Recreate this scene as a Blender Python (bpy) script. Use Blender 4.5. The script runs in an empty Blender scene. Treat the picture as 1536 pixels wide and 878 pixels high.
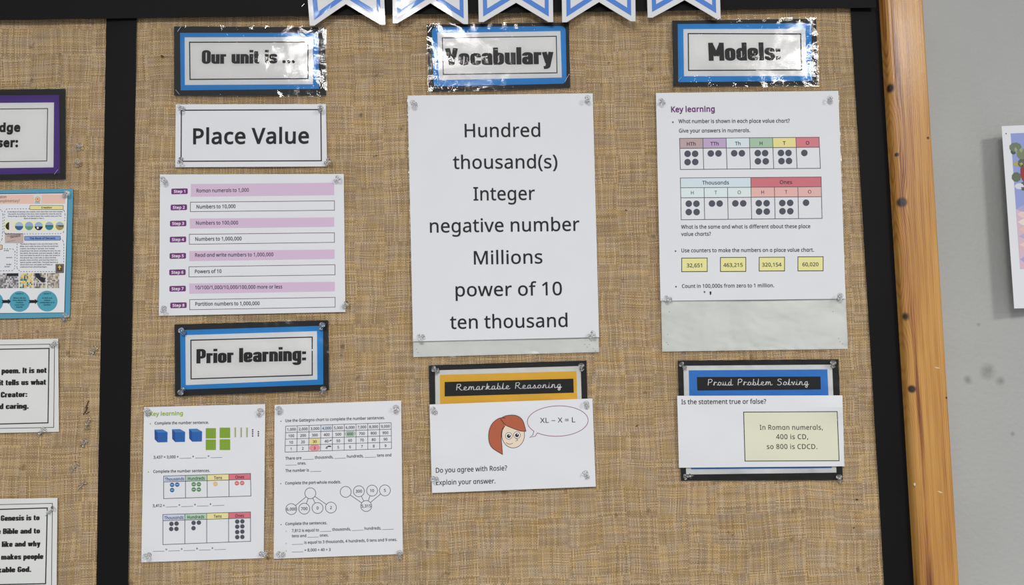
import bpy, math, random
import numpy as np
from mathutils import Vector, Matrix, noise

# ------------------------------------------------------------------ camera, light, exposure
W, H, F = 1536.0, 878.0, 1067.0
DIST = 0.826                      # camera to board, metres
CAM = Vector((0.0, -DIST, 1.50))
pitch = math.asin(F / 15003.0); yaw = math.radians(1.5)
fwd = Vector((math.sin(yaw) * math.cos(pitch), math.cos(yaw) * math.cos(pitch), math.sin(pitch)))
rz_ = math.sin(pitch) * -315.0 / F
side = fwd.cross(Vector((0, 0, 1))).normalized(); up0 = side.cross(fwd).normalized()
ang = math.asin(rz_ / up0.z)
right = (side * math.cos(ang) + up0 * math.sin(ang)).normalized()
upv = right.cross(fwd).normalized()
scene = bpy.context.scene
C = scene.collection
cd = bpy.data.cameras.new('camera'); cam = bpy.data.objects.new('camera', cd); C.objects.link(cam)
cd.sensor_width = 36.0; cd.lens = F / W * 36.0; cd.clip_start = 0.01
M3 = Matrix((right, upv, -fwd)).transposed()
cam.matrix_world = Matrix.Translation(CAM) @ M3.to_4x4()
scene.camera = cam

world = bpy.data.worlds.new('room_light'); scene.world = world; world.use_nodes = True
bg = world.node_tree.nodes['Background']
bg.inputs[0].default_value = (0.96, 0.98, 1.0, 1); bg.inputs[1].default_value = 0.37

def area(name, loc, sx, sy, power, col=(1.0, 0.985, 0.95), rot=(0, 0, 0)):
    l = bpy.data.lights.new(name, 'AREA'); l.shape = 'RECTANGLE'; l.size = sx; l.size_y = sy
    l.energy = power; l.color = col
    o = bpy.data.objects.new(name, l); C.objects.link(o); o.location = loc; o.rotation_euler = rot
    return o
# ceiling light panels of the room (two rows facing down, behind the camera)
area('ceiling_lamp', (-0.43, -2.13, 2.72), 0.50, 0.56, 37)
area('ceiling_lamp', (1.62, -2.13, 2.72), 0.56, 0.6, 38)
area('ceiling_lamp', (-0.54, -4.55, 2.72), 0.6, 0.6, 32)
area('ceiling_lamp', (2.75, -4.55, 2.72), 0.6, 0.6, 32)

vs = scene.view_settings
vs.view_transform = 'Standard'; vs.look = 'None'; vs.gamma = 1.0; vs.exposure = 0.0
scene.display_settings.display_device = 'sRGB'
scene.cycles.transparent_max_bounces = 24
scene.cycles.max_bounces = 10

# ------------------------------------------------------------------ helpers
def at(px, py, depth=0.0):
    """board-space point seen at photo pixel (px, py), depth metres in front of the board"""
    d = fwd * F + right * (px - W / 2) - upv * (py - H / 2)
    t = (-depth - CAM.y) / d.y
    return CAM + d * t

K = 0.80
def lin(c):
    r = []
    for v in c[:3]:
        v = v / 255.0
        v = v / 12.92 if v <= 0.04045 else ((v + 0.055) / 1.055) ** 2.4
        r.append(min(0.92, v / K))
    return tuple(r) + (1.0,)

MATS = {}
def mat(name, rgb=None, rough=0.6, spec=0.4, coat=0.0, coat_rough=0.1, bump=None, mottle=0.0, mscale=60):
    if name in MATS: return MATS[name]
    m = bpy.data.materials.new(name); m.use_nodes = True; MATS[name] = m
    nt = m.node_tree; b = nt.nodes['Principled BSDF']
    b.inputs['Base Color'].default_value = lin(rgb)
    b.inputs['Roughness'].default_value = rough
    b.inputs['Specular IOR Level'].default_value = spec
    b.inputs['Coat Weight'].default_value = coat
    b.inputs['Coat Roughness'].default_value = coat_rough
    geo = nt.nodes.new('ShaderNodeNewGeometry')
    if mottle:
        n = nt.nodes.new('ShaderNodeTexNoise'); n.inputs['Scale'].default_value = mscale; n.inputs['Detail'].default_value = 5
        nt.links.new(geo.outputs['Position'], n.inputs['Vector'])
        mx = nt.nodes.new('ShaderNodeMix'); mx.data_type = 'RGBA'
        c = lin(rgb)
        mx.inputs['A'].default_value = tuple(v * (1 - mottle) for v in c[:3]) + (1,)
        mx.inputs['B'].default_value = tuple(min(.95, v * (1 + mottle)) for v in c[:3]) + (1,)
        nt.links.new(n.outputs['Fac'], mx.inputs['Factor']); nt.links.new(mx.outputs['Result'], b.inputs['Base Color'])
    if bump:
        sc, st, dist = bump
        n = nt.nodes.new('ShaderNodeTexNoise'); n.inputs['Scale'].default_value = sc; n.inputs['Detail'].default_value = 6
        nt.links.new(geo.outputs['Position'], n.inputs['Vector'])
        bp = nt.nodes.new('ShaderNodeBump'); bp.inputs['Strength'].default_value = st; bp.inputs['Distance'].default_value = dist
        nt.links.new(n.outputs['Fac'], bp.inputs['Height']); nt.links.new(bp.outputs['Normal'], b.inputs['Normal'])
    return m

def add_empty(name, loc, label, cat, group=None):
    o = bpy.data.objects.new(name, None); C.objects.link(o); o.location = loc
    o.empty_display_size = 0.01
    o['label'] = label; o['category'] = cat
    if group: o['group'] = group
    return o

def mesh_obj(name, verts, faces, mats, parent=None, midx=None, smooth=False, world_space=True):
    me = bpy.data.meshes.new(name)
    off = Vector(parent.matrix_basis.translation) if (parent is not None and world_space) else Vector((0, 0, 0))
    if parent is not None and parent.parent is not None and world_space:
        off = off + Vector(parent.parent.matrix_basis.translation)
    me.from_pydata([tuple(Vector(v) - off) for v in verts], [], faces)
    for m in (mats if isinstance(mats, (list, tuple)) else [mats]): me.materials.append(m)
    if midx is not None: me.polygons.foreach_set('material_index', midx)
    if smooth: me.polygons.foreach_set('use_smooth', [True] * len(me.polygons))
    me.update()
    o = bpy.data.objects.new(name, me); C.objects.link(o)
    if parent is not None: o.parent = parent
    return o

# ------------------------------------------------------------------ lettering
GL = r'''!*M)9)z)(-k)q-k)`)z )L(C).(M)$([(}(q)$)+).)9)L)C)j)9)t)+)w(q)t([)j(M
"+P*L+q*?-k+#-k*r+q )++q(y-k)^-k)P+q
#-<)>(L)W*#(^*#(^*Q)a*Q)w+d(w+d(w,5*#,5*?-k*p-k*T,5+[,5+w-k,J-k,/,5-*,5-*+d,%+d+m*Q,o*Q,o*#+d*#+G(L*s(L+3*#*-*#)n(L *6*Q+<*Q+Q+d*K+d
$,e*B($*B(n)T(t(w))(w)c)V)O*B)G*B*u)c+/);+H(~+j(w,9)#,f)>--)h-C*B-M*B..*n..*n-M+T-F,/-4+x,^+H,m*n,u*n+G+^+,+x*w,/*c,;*J,?*,,6)[+w):+K(}*n(q*n($ *B+V*B,t)},n)h,c)Z,R)U,>)Y,%)f+p){+b *n)J+5)Q+M)]+Z)n+`*(+[*>+O*N+8*[*n*g
%._)v*Q)K*[),*z(t+O(n,4(t,u)*-I)I-g)v-q*G-g*g-I*z,u+%,4*{+O*h*z*H*[ )k(L,g-k-@-k*D(L )v*}*8+.*I+R*O,4*I,r*8-;)v-G)`-@)P-+)G,e)D,4)G+`)P+=)`+) -2(E,c(O,D(n,1)C,**(,0*i,B+=,a+Z-2+e-_+Z-~+=.7*i.=*(.7)C.$(n-`(O -2(q-O(}-a)F-g*(-a*e-O+.-2+:,w+3,h*z,_*W,[*(,_)S,h)1,w(w
&-w*S(E)p(N)?(i({)7(q)p(x*D)1*i)R+,)~+H)U+})G,@)C,c)K-4)e-U*1-k*e-r+:-k+`-V+x-5,#,d+y,<+d+w+D+Y*y+@,F)x,c*M,v+.-W+.-<*8-))p,m)Q-u(L-#(L,D)*+~(l+W(W+,(J *T+d+3,4+@,J+D,d+@,z+4-1*|-=*c-A*I-=*4-2*&,{)},d*%,L*/,6 *U({*~(~+E).+y)O*G*~)i*Q)Y*8)S)r)Z)P)m)6*/)$
'*/)++q(y-k)^-k)P+q
(*b)q&<)C&|)$(i(n)Z(h*P(n+G)$,:)C-))q-k*M-k*#-&)a,8)O+F)I*Q)O)_)a(m*#(#*M&<
)*b(b&<)0(#)M(m)`)_)f*Q)`+F)M,8)/-&(a-k)>-k)k-)*/,:*A+G*G*P*A)Z*/(i)k&|)>&<
*,V)v*i)9+.*.,>(i,H(r-,*=,b*...*q..*d,b,0-,,9,H*s,>+i+.+.*i*O,*
+,e*?)=*?*n(o*n(o+C*?+C*?,u*q,u*q+C,A+C,A*n*q*n*q)=
,*L(i&O(|(I)/)@)o)@)t)9)Z(D)9&O
-*q(h*2(h*g*U*g*U*2
.*L)K(C).(M)$([(}(q)$)+).)9)K)C)j)9)t)+)w(q)t([)j(M
/+8(S(L*Q-k+1-k)2(L
0,e*W(E*%(M)X(c):)-(x)|(n+.(r+x(~,Y)7-0)U-T*#-k*W-r+/-k+W-T+w-0,9,<,C+.,?*A,3)_+y)-+Z(d+1(M *W(y++)*+J)N+]*2+b+.+],*+J,i++-2*W-?*)-2)f,i)T,*)N+.)T*2)f)O*))*
1,e*M(L*M,3*M,b*O-,*<,u*%,b)M,7).,`*U-k+,-k+,(L
2,e(m(L(m(~*6*H*t+.+?+g+H,(+K,G+E,k+4-)*t-9*Q->*0-;)n-2)7,k(s-8)X-a*$-m*Q-q+3-i+b-N,#-%,.,K,*,%+y+_+M*y*h*3)^)*)^)(,A)(,A(L
3,e*:(E)N(K(k(`(k)=)Q)$*;(x*s(~+>)6+S)T+Z)}+Q*H+7*c*g*r*.*w)Y*w)Y+O*.+O*c+U+.+i+E,*+M,O+G,o+5-+*t-:*O-?*+-<)h-3)0,q(n-?)R-b)|-n*O-q+6-i+e-O,%-),/,S,(,(+o+a+O+I+%+;+%+8+X+++}*o,7*K,>){,9)S,*)0+m(n+H(W*u(J
4,e+2(L+2)`(Z)`(Z*7+.-m+l-m+l*:,W*:,W)`+l)`+l(L ):*:+2*:+2+x+3,X+5--+2--+$,m*q,S
5,e*?(E)S(L(w(`(w)=)W)%*?(y*p)#+;)7+S)W+[*++T*U+?*t*t+,*=+2)m+/)E+()(+;):-k+w-k+w-4)m-4)b+^*%+b*Q+e+9+[+m+?,3*n,>*1,2)I+j(q+0(P
6,e*a(E*5(K)i(])F(z)-)H(w)~(r*f({+r)-,F)A,r)_-<**-X*[-k+?-q+_-p+{-k+{-8+_->+@-@*p-<*M-0*1,y)w,a)h,C)]+})R+2)V+2)j+H*&+Z*F+g*o+k+L+b+y+D,;*q,E*2,:)I+v(q+E(P *`(x+,)#+J)8+_)[+e*2+_*[+M*|+0+5*b+<*D+9**+/)q*{)a*i)V*S)S*>)_)_)m)D*%)/*@(}
7,e)M(L+_-4(k-4(k-k,C-k,C-<*4(L
8,e*Y(E)p(N)=(h(x)6(n)m(q*1(|*K)E*v)w+9)V+O);+j)(,0(},X)&,{)5-<)K-R)i-d*1-n*W-q+7-j+f-S,)-/,3,W,0,<,&,$+`+Y+2+<+i*w,4*M,?*3,C)o,8)8+s(j+@(N *Z+S+;+w+M,5+S,U+M,t+;-/*{-<*W-A*5-<)u-/)c,t)],U)`,?)i,,*.+j *X(u+)({+I)1+])L+d)o+]*4+G*N+&*d*X*w*M*{*%*g)e*O)R*3)M)m)S)L)g)1*+({
9,e)t(E)T(G)7(L)7)#)s(w*C({*f)++&)=+<)U+K)s+V*9+`+)+[+)+I*o+1*]*l*O*C*K)f*U):*r(x+E(o,((s,W)&-$)>-E)]-^*&-l*S-q+#-k+K-Y+m-<,,,n,<,8,A+Q,8*E,+)p+r)D+U({+.(^*W(K *P*{*o*~+.+-+C+<+R+N+]+c+`+y+T,W+F,r+2-,*s-:*S-?*--8)j,~)U,Z)N,))T+Z)f+:*&+%
:*L)K+T).+`)$+n(},()$,=).,K)K,U)j,K)t,=)w,()t+n)j+` )K(C).(M)$([(}(q)$)+).)9)K)C)j)9)t)+)w(q)t([)j(M
;*L)J+T)-+`)#+n(|,()#,=)-,K)J,U)i,K)r,=)u,()r+n)i+` (b&O(o(,({(g)))@)i)@)n)9)T(D)3&O
<,e,B)@(o*r(o+9,B,},B,H)S+*,B)u
=,e(s+U(s,+,>,+,>+U (s**(s*Y,>*Y,>**
>,e(o)@(o)u+^+*(o,H(o,},B+9,B*r
?+b)P)z)P*1)U*^)h+%*.+I*W+o*m,1*s,S*m,q*^-+*C-8){-=)@-4(j,{(T-O)5-h*#-q*^-i+--Q+G-++P,U+F+|+++T*[+.*9*i*)*L*$***$)z )k(C)Z(E)L(M)D([)A(q)D)+)L)9)k)C*-)9*6)+*9(q*6([*-(M
@/2+b&k*r&s*3(.)[(R)7))({)g(t*T(y+6),+o)D,F)f,r*4-9*e-T+C-e,(-k,k-c-J-M-|-*.F,T.^+t.f+.._*K.H)q.#)J-g)?-K);-/)@,u)M,g)a,_)w,[)w,L)`,7)L+x)?+V);+))D*b)^*L*+*E*_*J+.*W+R*m+r+.,.+Q,<+{,A,Z,<-,,1-%*^-$*L-$*E-(*(-1)q-?)i-O)f-c)j-s)w..*J.6+..0+i-x,>-Y,e-1-%,^-7,(-=+;-5*Z,y*,,R)f+|)P+?)I*V)O)t)b)@*#(s*L(T+#(B+b(=,U(F-=(Y-=(,,V&s +`)f,$)m,;*&,H*G,N*q,R+k,<+p+{+r+^+n+E+b+4+N+(+7*{*^+#*8+1)y+E)k
A-7(L(L*S-m+0-m-6(L,R(L+s*,)i*,)/(L )}*c+a*c+*,?+#,S*v,q*o--*d,_*Y,?
B-?)3(L)3-k*c-k+W-d,6-O,Y-+,e,M,_,%,M+a,0+J+d+=+d+9,@+(,U*s,g*^,r*B,u){,j)A,H(q+n(U+((L )q+Q*o+Q+H+V+j+f+{,#,%,F+z,i+e-$+@-2*f-6)q-6 )q)$*w)$+R)++v)>,.)[,4*$,-*G+u*c+P*t*s*z)q*z
C-2+C(E*Z(M)~(e)R).)3)`(|*B(v+.(}+t)5,T)V-,**-Q*d-i+M-q,:-j,y-T,`,|,.-3+M-;*x-5*N-#*-,b)g,#)[+.)f*8**)T*J)7*t)%+L({,.)%,f)3,f(Y,-(J
D-u)3(L)3-k*n-k+W-d,6-O,f---.,Z-D+z-K+2-D*B-.)`,d)/,1(h+N(S*`(L )q)%*W)%+C)-+z)D,F)k,_*F,f+0,a+l,P,@,6,d+W-+*e-6)q-6
E,Y)3(L)3-k,1-k,1-4)q-4)q+S,$+S,$*y)q*y)q)&,1)&,1(L
F,A)3(L)3-k,1-k,1-4)q-4)q+?,#+?,#*d)q*d)q(L
G-t+M(E*c(M*)(d)V)-)5)_(}*A(v+.(}+u)9,V)^--*3-R*r-j+`-q,R-j-;-T-#,{,D-3+]-;+&-5*T-#*0,b)g,#)Z+.)`*R)n)~**)V*M)8*{)%+[({,6(~,`)+,`*`+O*`+O+;-A+;-A(_,M(K
H-})3(L)3-k)q-k)q+S,W+S,W-k-:-k-:(L,W(L,W*y)q*y)q(L
I*}(h(L(h(p)E(})E-9(h-G(h-k*a-k*a-G*(-9*((}*a(p*a(L
J*O(I&%(-&)&s&/&s&c(.&^(H&[(i&c)%&{)0(O)0-k)m-k)m(S)e&r)J&G(}&/
K-*)3(L)3-k)q-k)q+1*?+`*i,2,6-k,}-k*s+M-*(L,=(L*G*~)q*R)q(L
L,D)3(L)3-k)q-k)q)(,3)(,3(L
M/7)3(L)3-k*2-k+m)I+p)I-Q-k.P-k.P(L-o(L-o+f-q,P-t-.-q-.,*(L+S(L)j-.)g-.)k,P)l+b)l(L
N..)3(L)3-k)z-k,l)E,o)E,m)f,k*:,j*j,j-k-G-k-G(L,[(L)i,s)g,s)j,8)l+J)l(L
O.=+E(E*Z(M)~(e)R)/)3)b(|*C(v+/(|+u)3,V)R--)~-R*[-j+E-r,--j,e-R-5-.-T,V-h+u-o+.-h*C-T)a-5)/,e(e,-(M +E({+w)$,D)7,c)T-#*7-.+.-#,$,c,c,D-$+x-6+E-<*o-6*F-$*&,c)e,$)[+.)e*7*&)T*E)7*n)$
P,{)3(L)3-k*X-k+O-a,--E,M,s,X,6,T+k,F+F,.+&+e*i+3*X*M*S)q*S)q(L )q+,*F+,+(+2+R+C+l+a+u,4+m,]+V,z+0-0*S-6)q-6
Q.=,X&4+U(F+L(E+E(E*Z(M)~(e)R)/)3)b(|*C(v+/(|+u)3,V)R--)~-R*[-j+E-r,--j,e-R-5-.-T,V-h+u-o+.-f*7-J)M,z(s,<(Q-U&4 +E({+w)$,D)7,c)T-#*7-.+.-#,$,c,c,D-$+x-6+E-<*o-6*F-$*&,c)e,$)[+.)e*7*&)T*E)7*n)$
R-,)3(L)3-k*^-k+Q-b,--H,M,x,X,;,U+s,J+U,:+>,%+-+R*p,}(L,5(L*v*_)q*_)q(L )q+7*^+7+6+=+Y+N+n+l+u,8+n,b+W,|+3-0*Z-5)q-5
S,U*>(E)M(K(o(](o)<)P)(*A({*q)$+7)4+L)M+S)n+I*;+%*X*<*w)a+4):+R(}+y(u,P(z,u).-7)E-P)e-b*/-n*Y-q+H-j,*-U+r,}+;-4*X-;*1-6)o-()^,m)W,O)b,&*(+e*g+I+T+&+n*o,%*W,1*;,5)s,*):+b(j+*(N
T,Y*4(L*4-4(S-4(S-k,R-k,R-4*r-4*r(L
U-v+1(E*T(K*&([)^(w):)T).*C).-k)l-k)l*A)t)h*0)@*W)(+4({+n)(,9)B,O)k,V*A,V-k-8-k-8*A-3)m-#)B,e(y,@(]+l(K
V,x*C(L(L-k)1-k*C*D*U)h*b)5*o)h+%*E,7-k,x-k+%(L
W/G)z(L(T-k)9-k***S*8)r*A);*K)u*Z*V+U-k,9-k-7*T-G)r-Q);-[)r-j*S.Y-k/>-k-s(L-5(L,2+y,&,E+y,i+u,~+n,X+^+w*](L
X,o(O(L*:+8(Y-k)B-k*^+b+{-k,`-k+$+9,l(L,%(L*[*i)4(L
Y,a*8(L*8*O(L-k)4-k*V+2+z-k,a-k*u*R*u(L
Z,e(g(L(g({+T-4(o-4(o-k,C-k,C-<)U)(,J)(,J(L
[*v)(&<)(-k*e-k*e-9)b-9)b&m*e&m*e&<
\+8*Q(L(S-k)2-k+2(L
]*v(^&<(^&m)`&m)`-9(^-9(^-k*?-k*?&<
^,e(g*K*@-n*b-n,K*K+q*K*Q-.)@*K
_+i(K&?(K&k+k&k+k&?
`*U)m,|)I-@)$-g(h.,(h.2)S.2)g-l)~-G*:-)*:,|
a,^*((E)V(L)1(`(t)%(l)V(v*,);*O)r*g*d*p+G*r+G+,+B+S+3+l*w+y*V+}){+u)K+b)9,3)q,I*Y,R+9,K+b,5+y+k,%+3,%(L+U(L+J)$+G)$+/(f*q(S*Q(I *6(v*a(|+()4+>)T+F*(+F*H*l*F*2*?)i*0)T)u)N)U)S);)a)))w(y
b-&*}(E*U(I*6(U)y(g)g({)b({)U(L)+(L)+..)g..)g,g)f,<)d+w)g+w)y,1*6,C*U,N*},R+_,F,3+~,R+C,]*L,R)U,3(u+_(Q *t(w+C)$+b)@+t)l+z*M+o+>+N+m*s+|*A+t)}+Z)m+0)g*N)g*K)m)l)})@*A)$
c,%*b(E*4(J)h(Y)E(s),);(w)k(r*J(w+,)-+])G,%)j,?*8,N*g,S+A,M+k,?+X+i+2+u*e+z*)+k)a+<)T*K)[)l)o)A*4)&*b(y+;)#+e)3+e(Y+<(J
d-&*Q(E)o(Q)?(u(|)T(r*K(|+C)@+~)p,G*Q,S*x,O+<,C+h+y+l+y+j,7+h,S+h..,H..,H(L+s(L+k(}+h(}+T(h+<(U*x(I *Z(w+1)#+P)<+c)d+i*@+i*K+c+,+Q+X+2+t*Y+}*0+s)m+V)Z+))T*J)Z)l)m)@*0)$
e,`*k(E*:(J)k(Z)G(u)-)>(w)m(r*I(w+%)++U)C+{)c,<*/,M*],S+-,N+R,?+p,%,++a,8+8,=*e,=*A)T*A)^)f)t)>*=)%*n(y+P)#,,)7,,(^+P(K )U*q+Y*q+S+?+D+a+(+v*[+}*6+w)t+b)`+A
f+$);(L);+y(V+y(V,:);,N);,d)C-E)Z-n*$.**V.2*~..+B.%+2-Q*u-X*W-[*=-V*+-H){-.)w,d)w,L*x,L*x+y)w+y)w(L
g-&*[%`)n%f)3%w)3&R)p&=*_&6+.&=+M&Q+b&r+i(A+i(O+i(h+k(}+h(}+J(^+$(K*Q(E)n(R)>(w(|)W(r*K(|+>)>+{)n,F*Q,S*t,O+7,E+Q,4+i+w+l+w+t,L,H,L,H(F,>&]+|&,+I%j *Z(w+/(~+O)9+c)`+i*=+i*K+c+1+O+[+.+t*Y+|*1+s)n+W)Z++)T*K)Z)k)n)?*1)#
h-))+(L)+..)g..)g,M)d+u)h+u)|,2*<,D*[,N*~,R+^,J,,,3,D+e,M+(,M(L+m(L+m+#+d+T+H+r*w+|*C+t)~+Y)m+0)g*R)g(L
i*E)I-.)0-7))-C)%-S))-e)0-q)I-z)b-q)j-e)m-S)j-C)b-7 )+(L)+,L)g,L)g(L
j*E)I-.)0-7))-C)%-S))-e)0-q)I-z)b-q)j-e)m-S)j-C)b-7 ([%`(=%b(&%h(&&=(<&8(S&6(h&9(x&B)(&S)+&o)+,L)g,L)g&q)a&C)N%|)/%g
k,K)+(L)+..)g..)g+2)f*q)d*Q)g*Q)s*b*(*v*6+,+O,L,;,L*^*g,E(L+W(L*4*@)g)w)g(L
l*E)+(L)+..)g..)g(L
m/J)+(L)+,L)[,L)d+v)h+v)|,4*:,E*X,O*x,S+O,L+u,8,1+q,4+q,J,1,g,D-,,O-N,S.),K.O,3.g+f.o+(.o(L.3(L.3+%.++U-n+s-D+|,r+t,S+^,B+8,=*`,=(L+](L+]+%+T+U+;+s*m+|*>+t)|+Y)l+0)g*S)g(L
n-))+(L)+,L)[,L)d+v)h+v)},4*=,E*^,O+#,S+^,K,,,3,D+f,M+(,M(L+m(L+m+#+d+T+H+r*w+|*C+t)~+Y)m+0)g*S)g(L
o,{*c(E*5(K)h([)F(w),)A(w)p(r*M(}+B)D+})z,G*e,S+8,M+a,=,(+},A+X,Q+*,V*M,K)W,)(w+M(R *d(w+9)%+Y)B+n)n+t*M+n+,+Y+W+9+s*d+|*3+s)n+W)Z+,)T*M)Z)n)n)B*4)%
p-&)+%`)+,L)[,L)d+v)g+v)z,1*6,C*U,O*},S+_,G,3,#,R+D,]*M,R)V,3(v+_(Q*}(E*V(I*7(U)g({)c({)f(^)g(?)g%` *t(w+7(|+O).+b)D+p)a+z*M+t+++b+V+C+s*s+|*C+t*#+])n+5)g*X)g*M)m)m)})@*A)$
q-&+h%`+h(E+i(b+k(}+g(}+T(h+<(U*w(I*O(E)o(Q)@(u(|)T(r*K(|+C)@+~)q,G*Q,S*y,O+=,C+U,1+i+v+k+v+t,L,H,L,H%` *[(w+0)#+P);+b)c+i*?+i*K+c+-+Q+X+1+t*Y+}*/+s)m+V)Z+))T*J)Z)l)m)@*0)$
r+S)+(L)+,L)[,L)c+e)f+e)z,%*8,=*V,M*z,S+5,R+I,O+B+s+/+w*v+x*Z+t*A+i*++V)v+>)k*{)g*X)g(L
s,%*,(E)E(K(p(](p)8)I)#*-(v*T(z*o))*~):+()P*|)i*a*#***<)H*W(}*x(s+2(o+M(y+w):,:)f,L*A,S+$,L+Z,;+F+g*q+w*=+})x+z)a+r)Q+d)M+Q)U+7)t*~*O*g+0*L+U*++_)q+b)U+X)&+;(a*h(L
t+0*?(E)f(O)P(])?(r)3)4)0)[)0+y(W+y(W,;)0,R)H-E)l-E)l,L*z,L*z+y)l+y)l)])p)?)|)+*3({*I(w*f(y*}(~*}(P*b(H
u-)*P(E)r(M)H(f)/)3)&)o)&,L)d,L)d)s)m)C*,)%*Y(w+1)$+R)>+d)h+j*E+j,L,J,L,J(L+u(L+l(}+i(}+S(d+8(R*s(I
v,9){(L(L,L)1,L*#*,*/)f*:)B*A)%*C)%*K)C*V)g*b*,+T,L,9,L*e(L
w.@)](M(S,M)7,M)i*A)w)a*%)/*()/*/)K*7)p*A*6+%,M+h,M,K*6,Y)_,d)0,f)0,p)_-#*A-V,M.8,M-.(M,C(M+`*d+P+@+G+j+D+j+;+@+,*d*E(M
x,G(X(L*%*P(_,L)G,L*J*y+L,L,4,L*m*P,;(L+R(L*J*()A(L
y,;)*%`(i%a(S%e(S&9(f&7(|&5)=&:)S&G)e&[)r&v**(K(M,L)2,L*%*3*8)Z*D)+*G)+*S)W*g*4+U,L,;,L*S&u*>&F)~%~)Y%g
z+{(g(L(g(t*u+y(s+y(s,L+[,L+[+{)P({+`({+`(L
{+=+(&<*J&C){&W)a&y)W(M)W)U)Q)t)B*,)(*7(`*;(`*m)(*q)B*{)Q+3)W+P)W,Y)a-.)}-O*L-d+(-k+(-9*d-5*K-**<,q*7,T*7+M*/+$)r*e)H*U)H*Q)r*C*/*&*7)Y*7(Q*<(4*K&|*c&q+(&m
|+b)l&0)l.Z*B.Z*B&0
}+=(b&<(b&m)&&r)>&})M(5)R(Q)R)Y)Z*&)t*B*A*Q*A*U)t*d)Z+$)R+M)R,U)M,r)?-*)&-5(b-9(b-k)?-c)j-O**-.*2,Y*2+Q*8+3*H*{*b*p+**m+**;*b*6*H*,*8)t*2)V*2(L*)&y)i&V)=&C
~,e(o*Y(o+3)8+N)e+W*1+S*d+A+1+3+O+/+x+;,B+W,B*~+x*c+K*Y+$*^*M*o*$*~)a+%)9*v
ɑ,x)2(L)2-k,7-k,7(L )T(o+q(o+q-G)T-G
–,x)2(L)2-k,7-k,7(L )T(o+q(o+q-G)T-G'''
A_ = ''.join(chr(i) for i in range(35, 127) if chr(i) not in '\\"\'')
GLY = {}
def _dec(s): return A_.index(s[0]) * len(A_) + A_.index(s[1]) - 400
for ln in GL.split('\n'):
    if not ln: continue
    polys = []
    for p in ln[3:].split(' '):
        polys.append([(_dec(p[i:i + 2]) / 480.0, _dec(p[i + 2:i + 4]) / 480.0) for i in range(0, len(p), 4)])
    GLY[ln[0]] = (_dec(ln[1:3]) / 480.0, polys)
adv, pl = GLY['d']
GLY['ɑ'] = (adv, [[(x, min(y, 0.745)) for x, y in p] for p in pl])   # single-storey schoolbook a
TRI = {}
def glyph(ch, bold, flat=1.0):
    """triangulated glyph, cap height 1: (advance, verts, faces)"""
    key = (ch, bold)
    if key in TRI: return TRI[key]
    if ch == ' ': TRI[key] = (0.3637, [], []); return TRI[key]
    adv, polys = GLY[ch]
    c = bpy.data.curves.new('g', 'CURVE'); c.dimensions = '2D'; c.fill_mode = 'BOTH'; c.resolution_u = 1
    for p in polys:
        s = c.splines.new('POLY'); s.points.add(len(p) - 1)
        for q, (x, y) in zip(s.points, p): q.co = (x, y, 0, 1)
        s.use_cyclic_u = True
    o = bpy.data.objects.new('g', c); C.objects.link(o)
    dg = bpy.context.evaluated_depsgraph_get(); me = o.evaluated_get(dg).to_mesh()
    vs_ = [(v.co.x, v.co.y) for v in me.vertices]; fs = []
    for p in me.polygons:
        f = list(p.vertices)
        if p.normal.z < 0: f.reverse()
        fs.append(f)
    o.evaluated_get(dg).to_mesh_clear(); bpy.data.objects.remove(o); bpy.data.curves.remove(c)
    vs_ = [(x, y, 0) for x, y in vs_]
    if bold:                       # heavier weight: an even band along every contour
        for p in polys:
            rv, rf = ribbon(list(p), 2 * bold, True); b0 = len(vs_)
            vs_ += [(x, y, 1) for x, y in rv]; fs += [[i + b0 for i in q] for q in rf]
    TRI[key] = (adv + bold * 1.2, vs_, fs)
    return TRI[key]

# stroke lettering: heavy condensed capitals and a joined handwriting, drawn as skeletons
def rounded(pts, r, closed=False, n=5):
    out = []; m = len(pts)
    for i, p in enumerate(pts):
        if not closed and i in (0, m - 1): out.append(p); continue
        a = pts[i - 1]; b = pts[(i + 1) % m]
        la = math.dist(p, a); lb = math.dist(p, b)
        rr = min(r, la * .5 if (closed or i > 1) else la, lb * .5 if (closed or i < m - 2) else lb)
        pa = (p[0] + (a[0] - p[0]) * rr / la, p[1] + (a[1] - p[1]) * rr / la)
        pb = (p[0] + (b[0] - p[0]) * rr / lb, p[1] + (b[1] - p[1]) * rr / lb)
        for j in range(n + 1):
            t = j / n
            out.append(((1 - t) ** 2 * pa[0] + 2 * t * (1 - t) * p[0] + t * t * pb[0],
                        (1 - t) ** 2 * pa[1] + 2 * t * (1 - t) * p[1] + t * t * pb[1]))
    return out

def ribbon(pts, w, closed=False, cap=False):
    """quad strip of width w along pts -> verts, faces (2D)"""
    q = [pts[0]]
    for p in pts[1:]:
        if math.dist(p, q[-1]) > 1e-7: q.append(p)
    if closed and math.dist(q[0], q[-1]) < 1e-6: q.pop()
    n = len(q); V = []; Fc = []
    if n < 2: return V, Fc
    for i in range(n):
        if closed: a, b = q[i - 1], q[(i + 1) % n]
        else: a, b = q[max(0, i - 1)], q[min(n - 1, i + 1)]
        p = q[i]
        def nd(u, v):
            l = math.dist(u, v)
            return ((v[0] - u[0]) / l, (v[1] - u[1]) / l) if l > 1e-9 else None
        d1 = nd(a, p); d2 = nd(p, b)
        d1 = d1 or d2; d2 = d2 or d1
        nx, ny = -(d1[1] + d2[1]), d1[0] + d2[0]
        l = math.hypot(nx, ny) or 1e-6; nx /= l; ny /= l
        k = max(0.45, nx * -d1[1] + ny * d1[0])
        h = w / 2 / k
        V += [(p[0] - nx * h, p[1] - ny * h), (p[0] + nx * h, p[1] + ny * h)]
    for i in range(n if closed else n - 1):
        j = (i + 1) % n
        Fc.append((2 * i, 2 * j, 2 * j + 1, 2 * i + 1))
    return V, Fc

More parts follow.
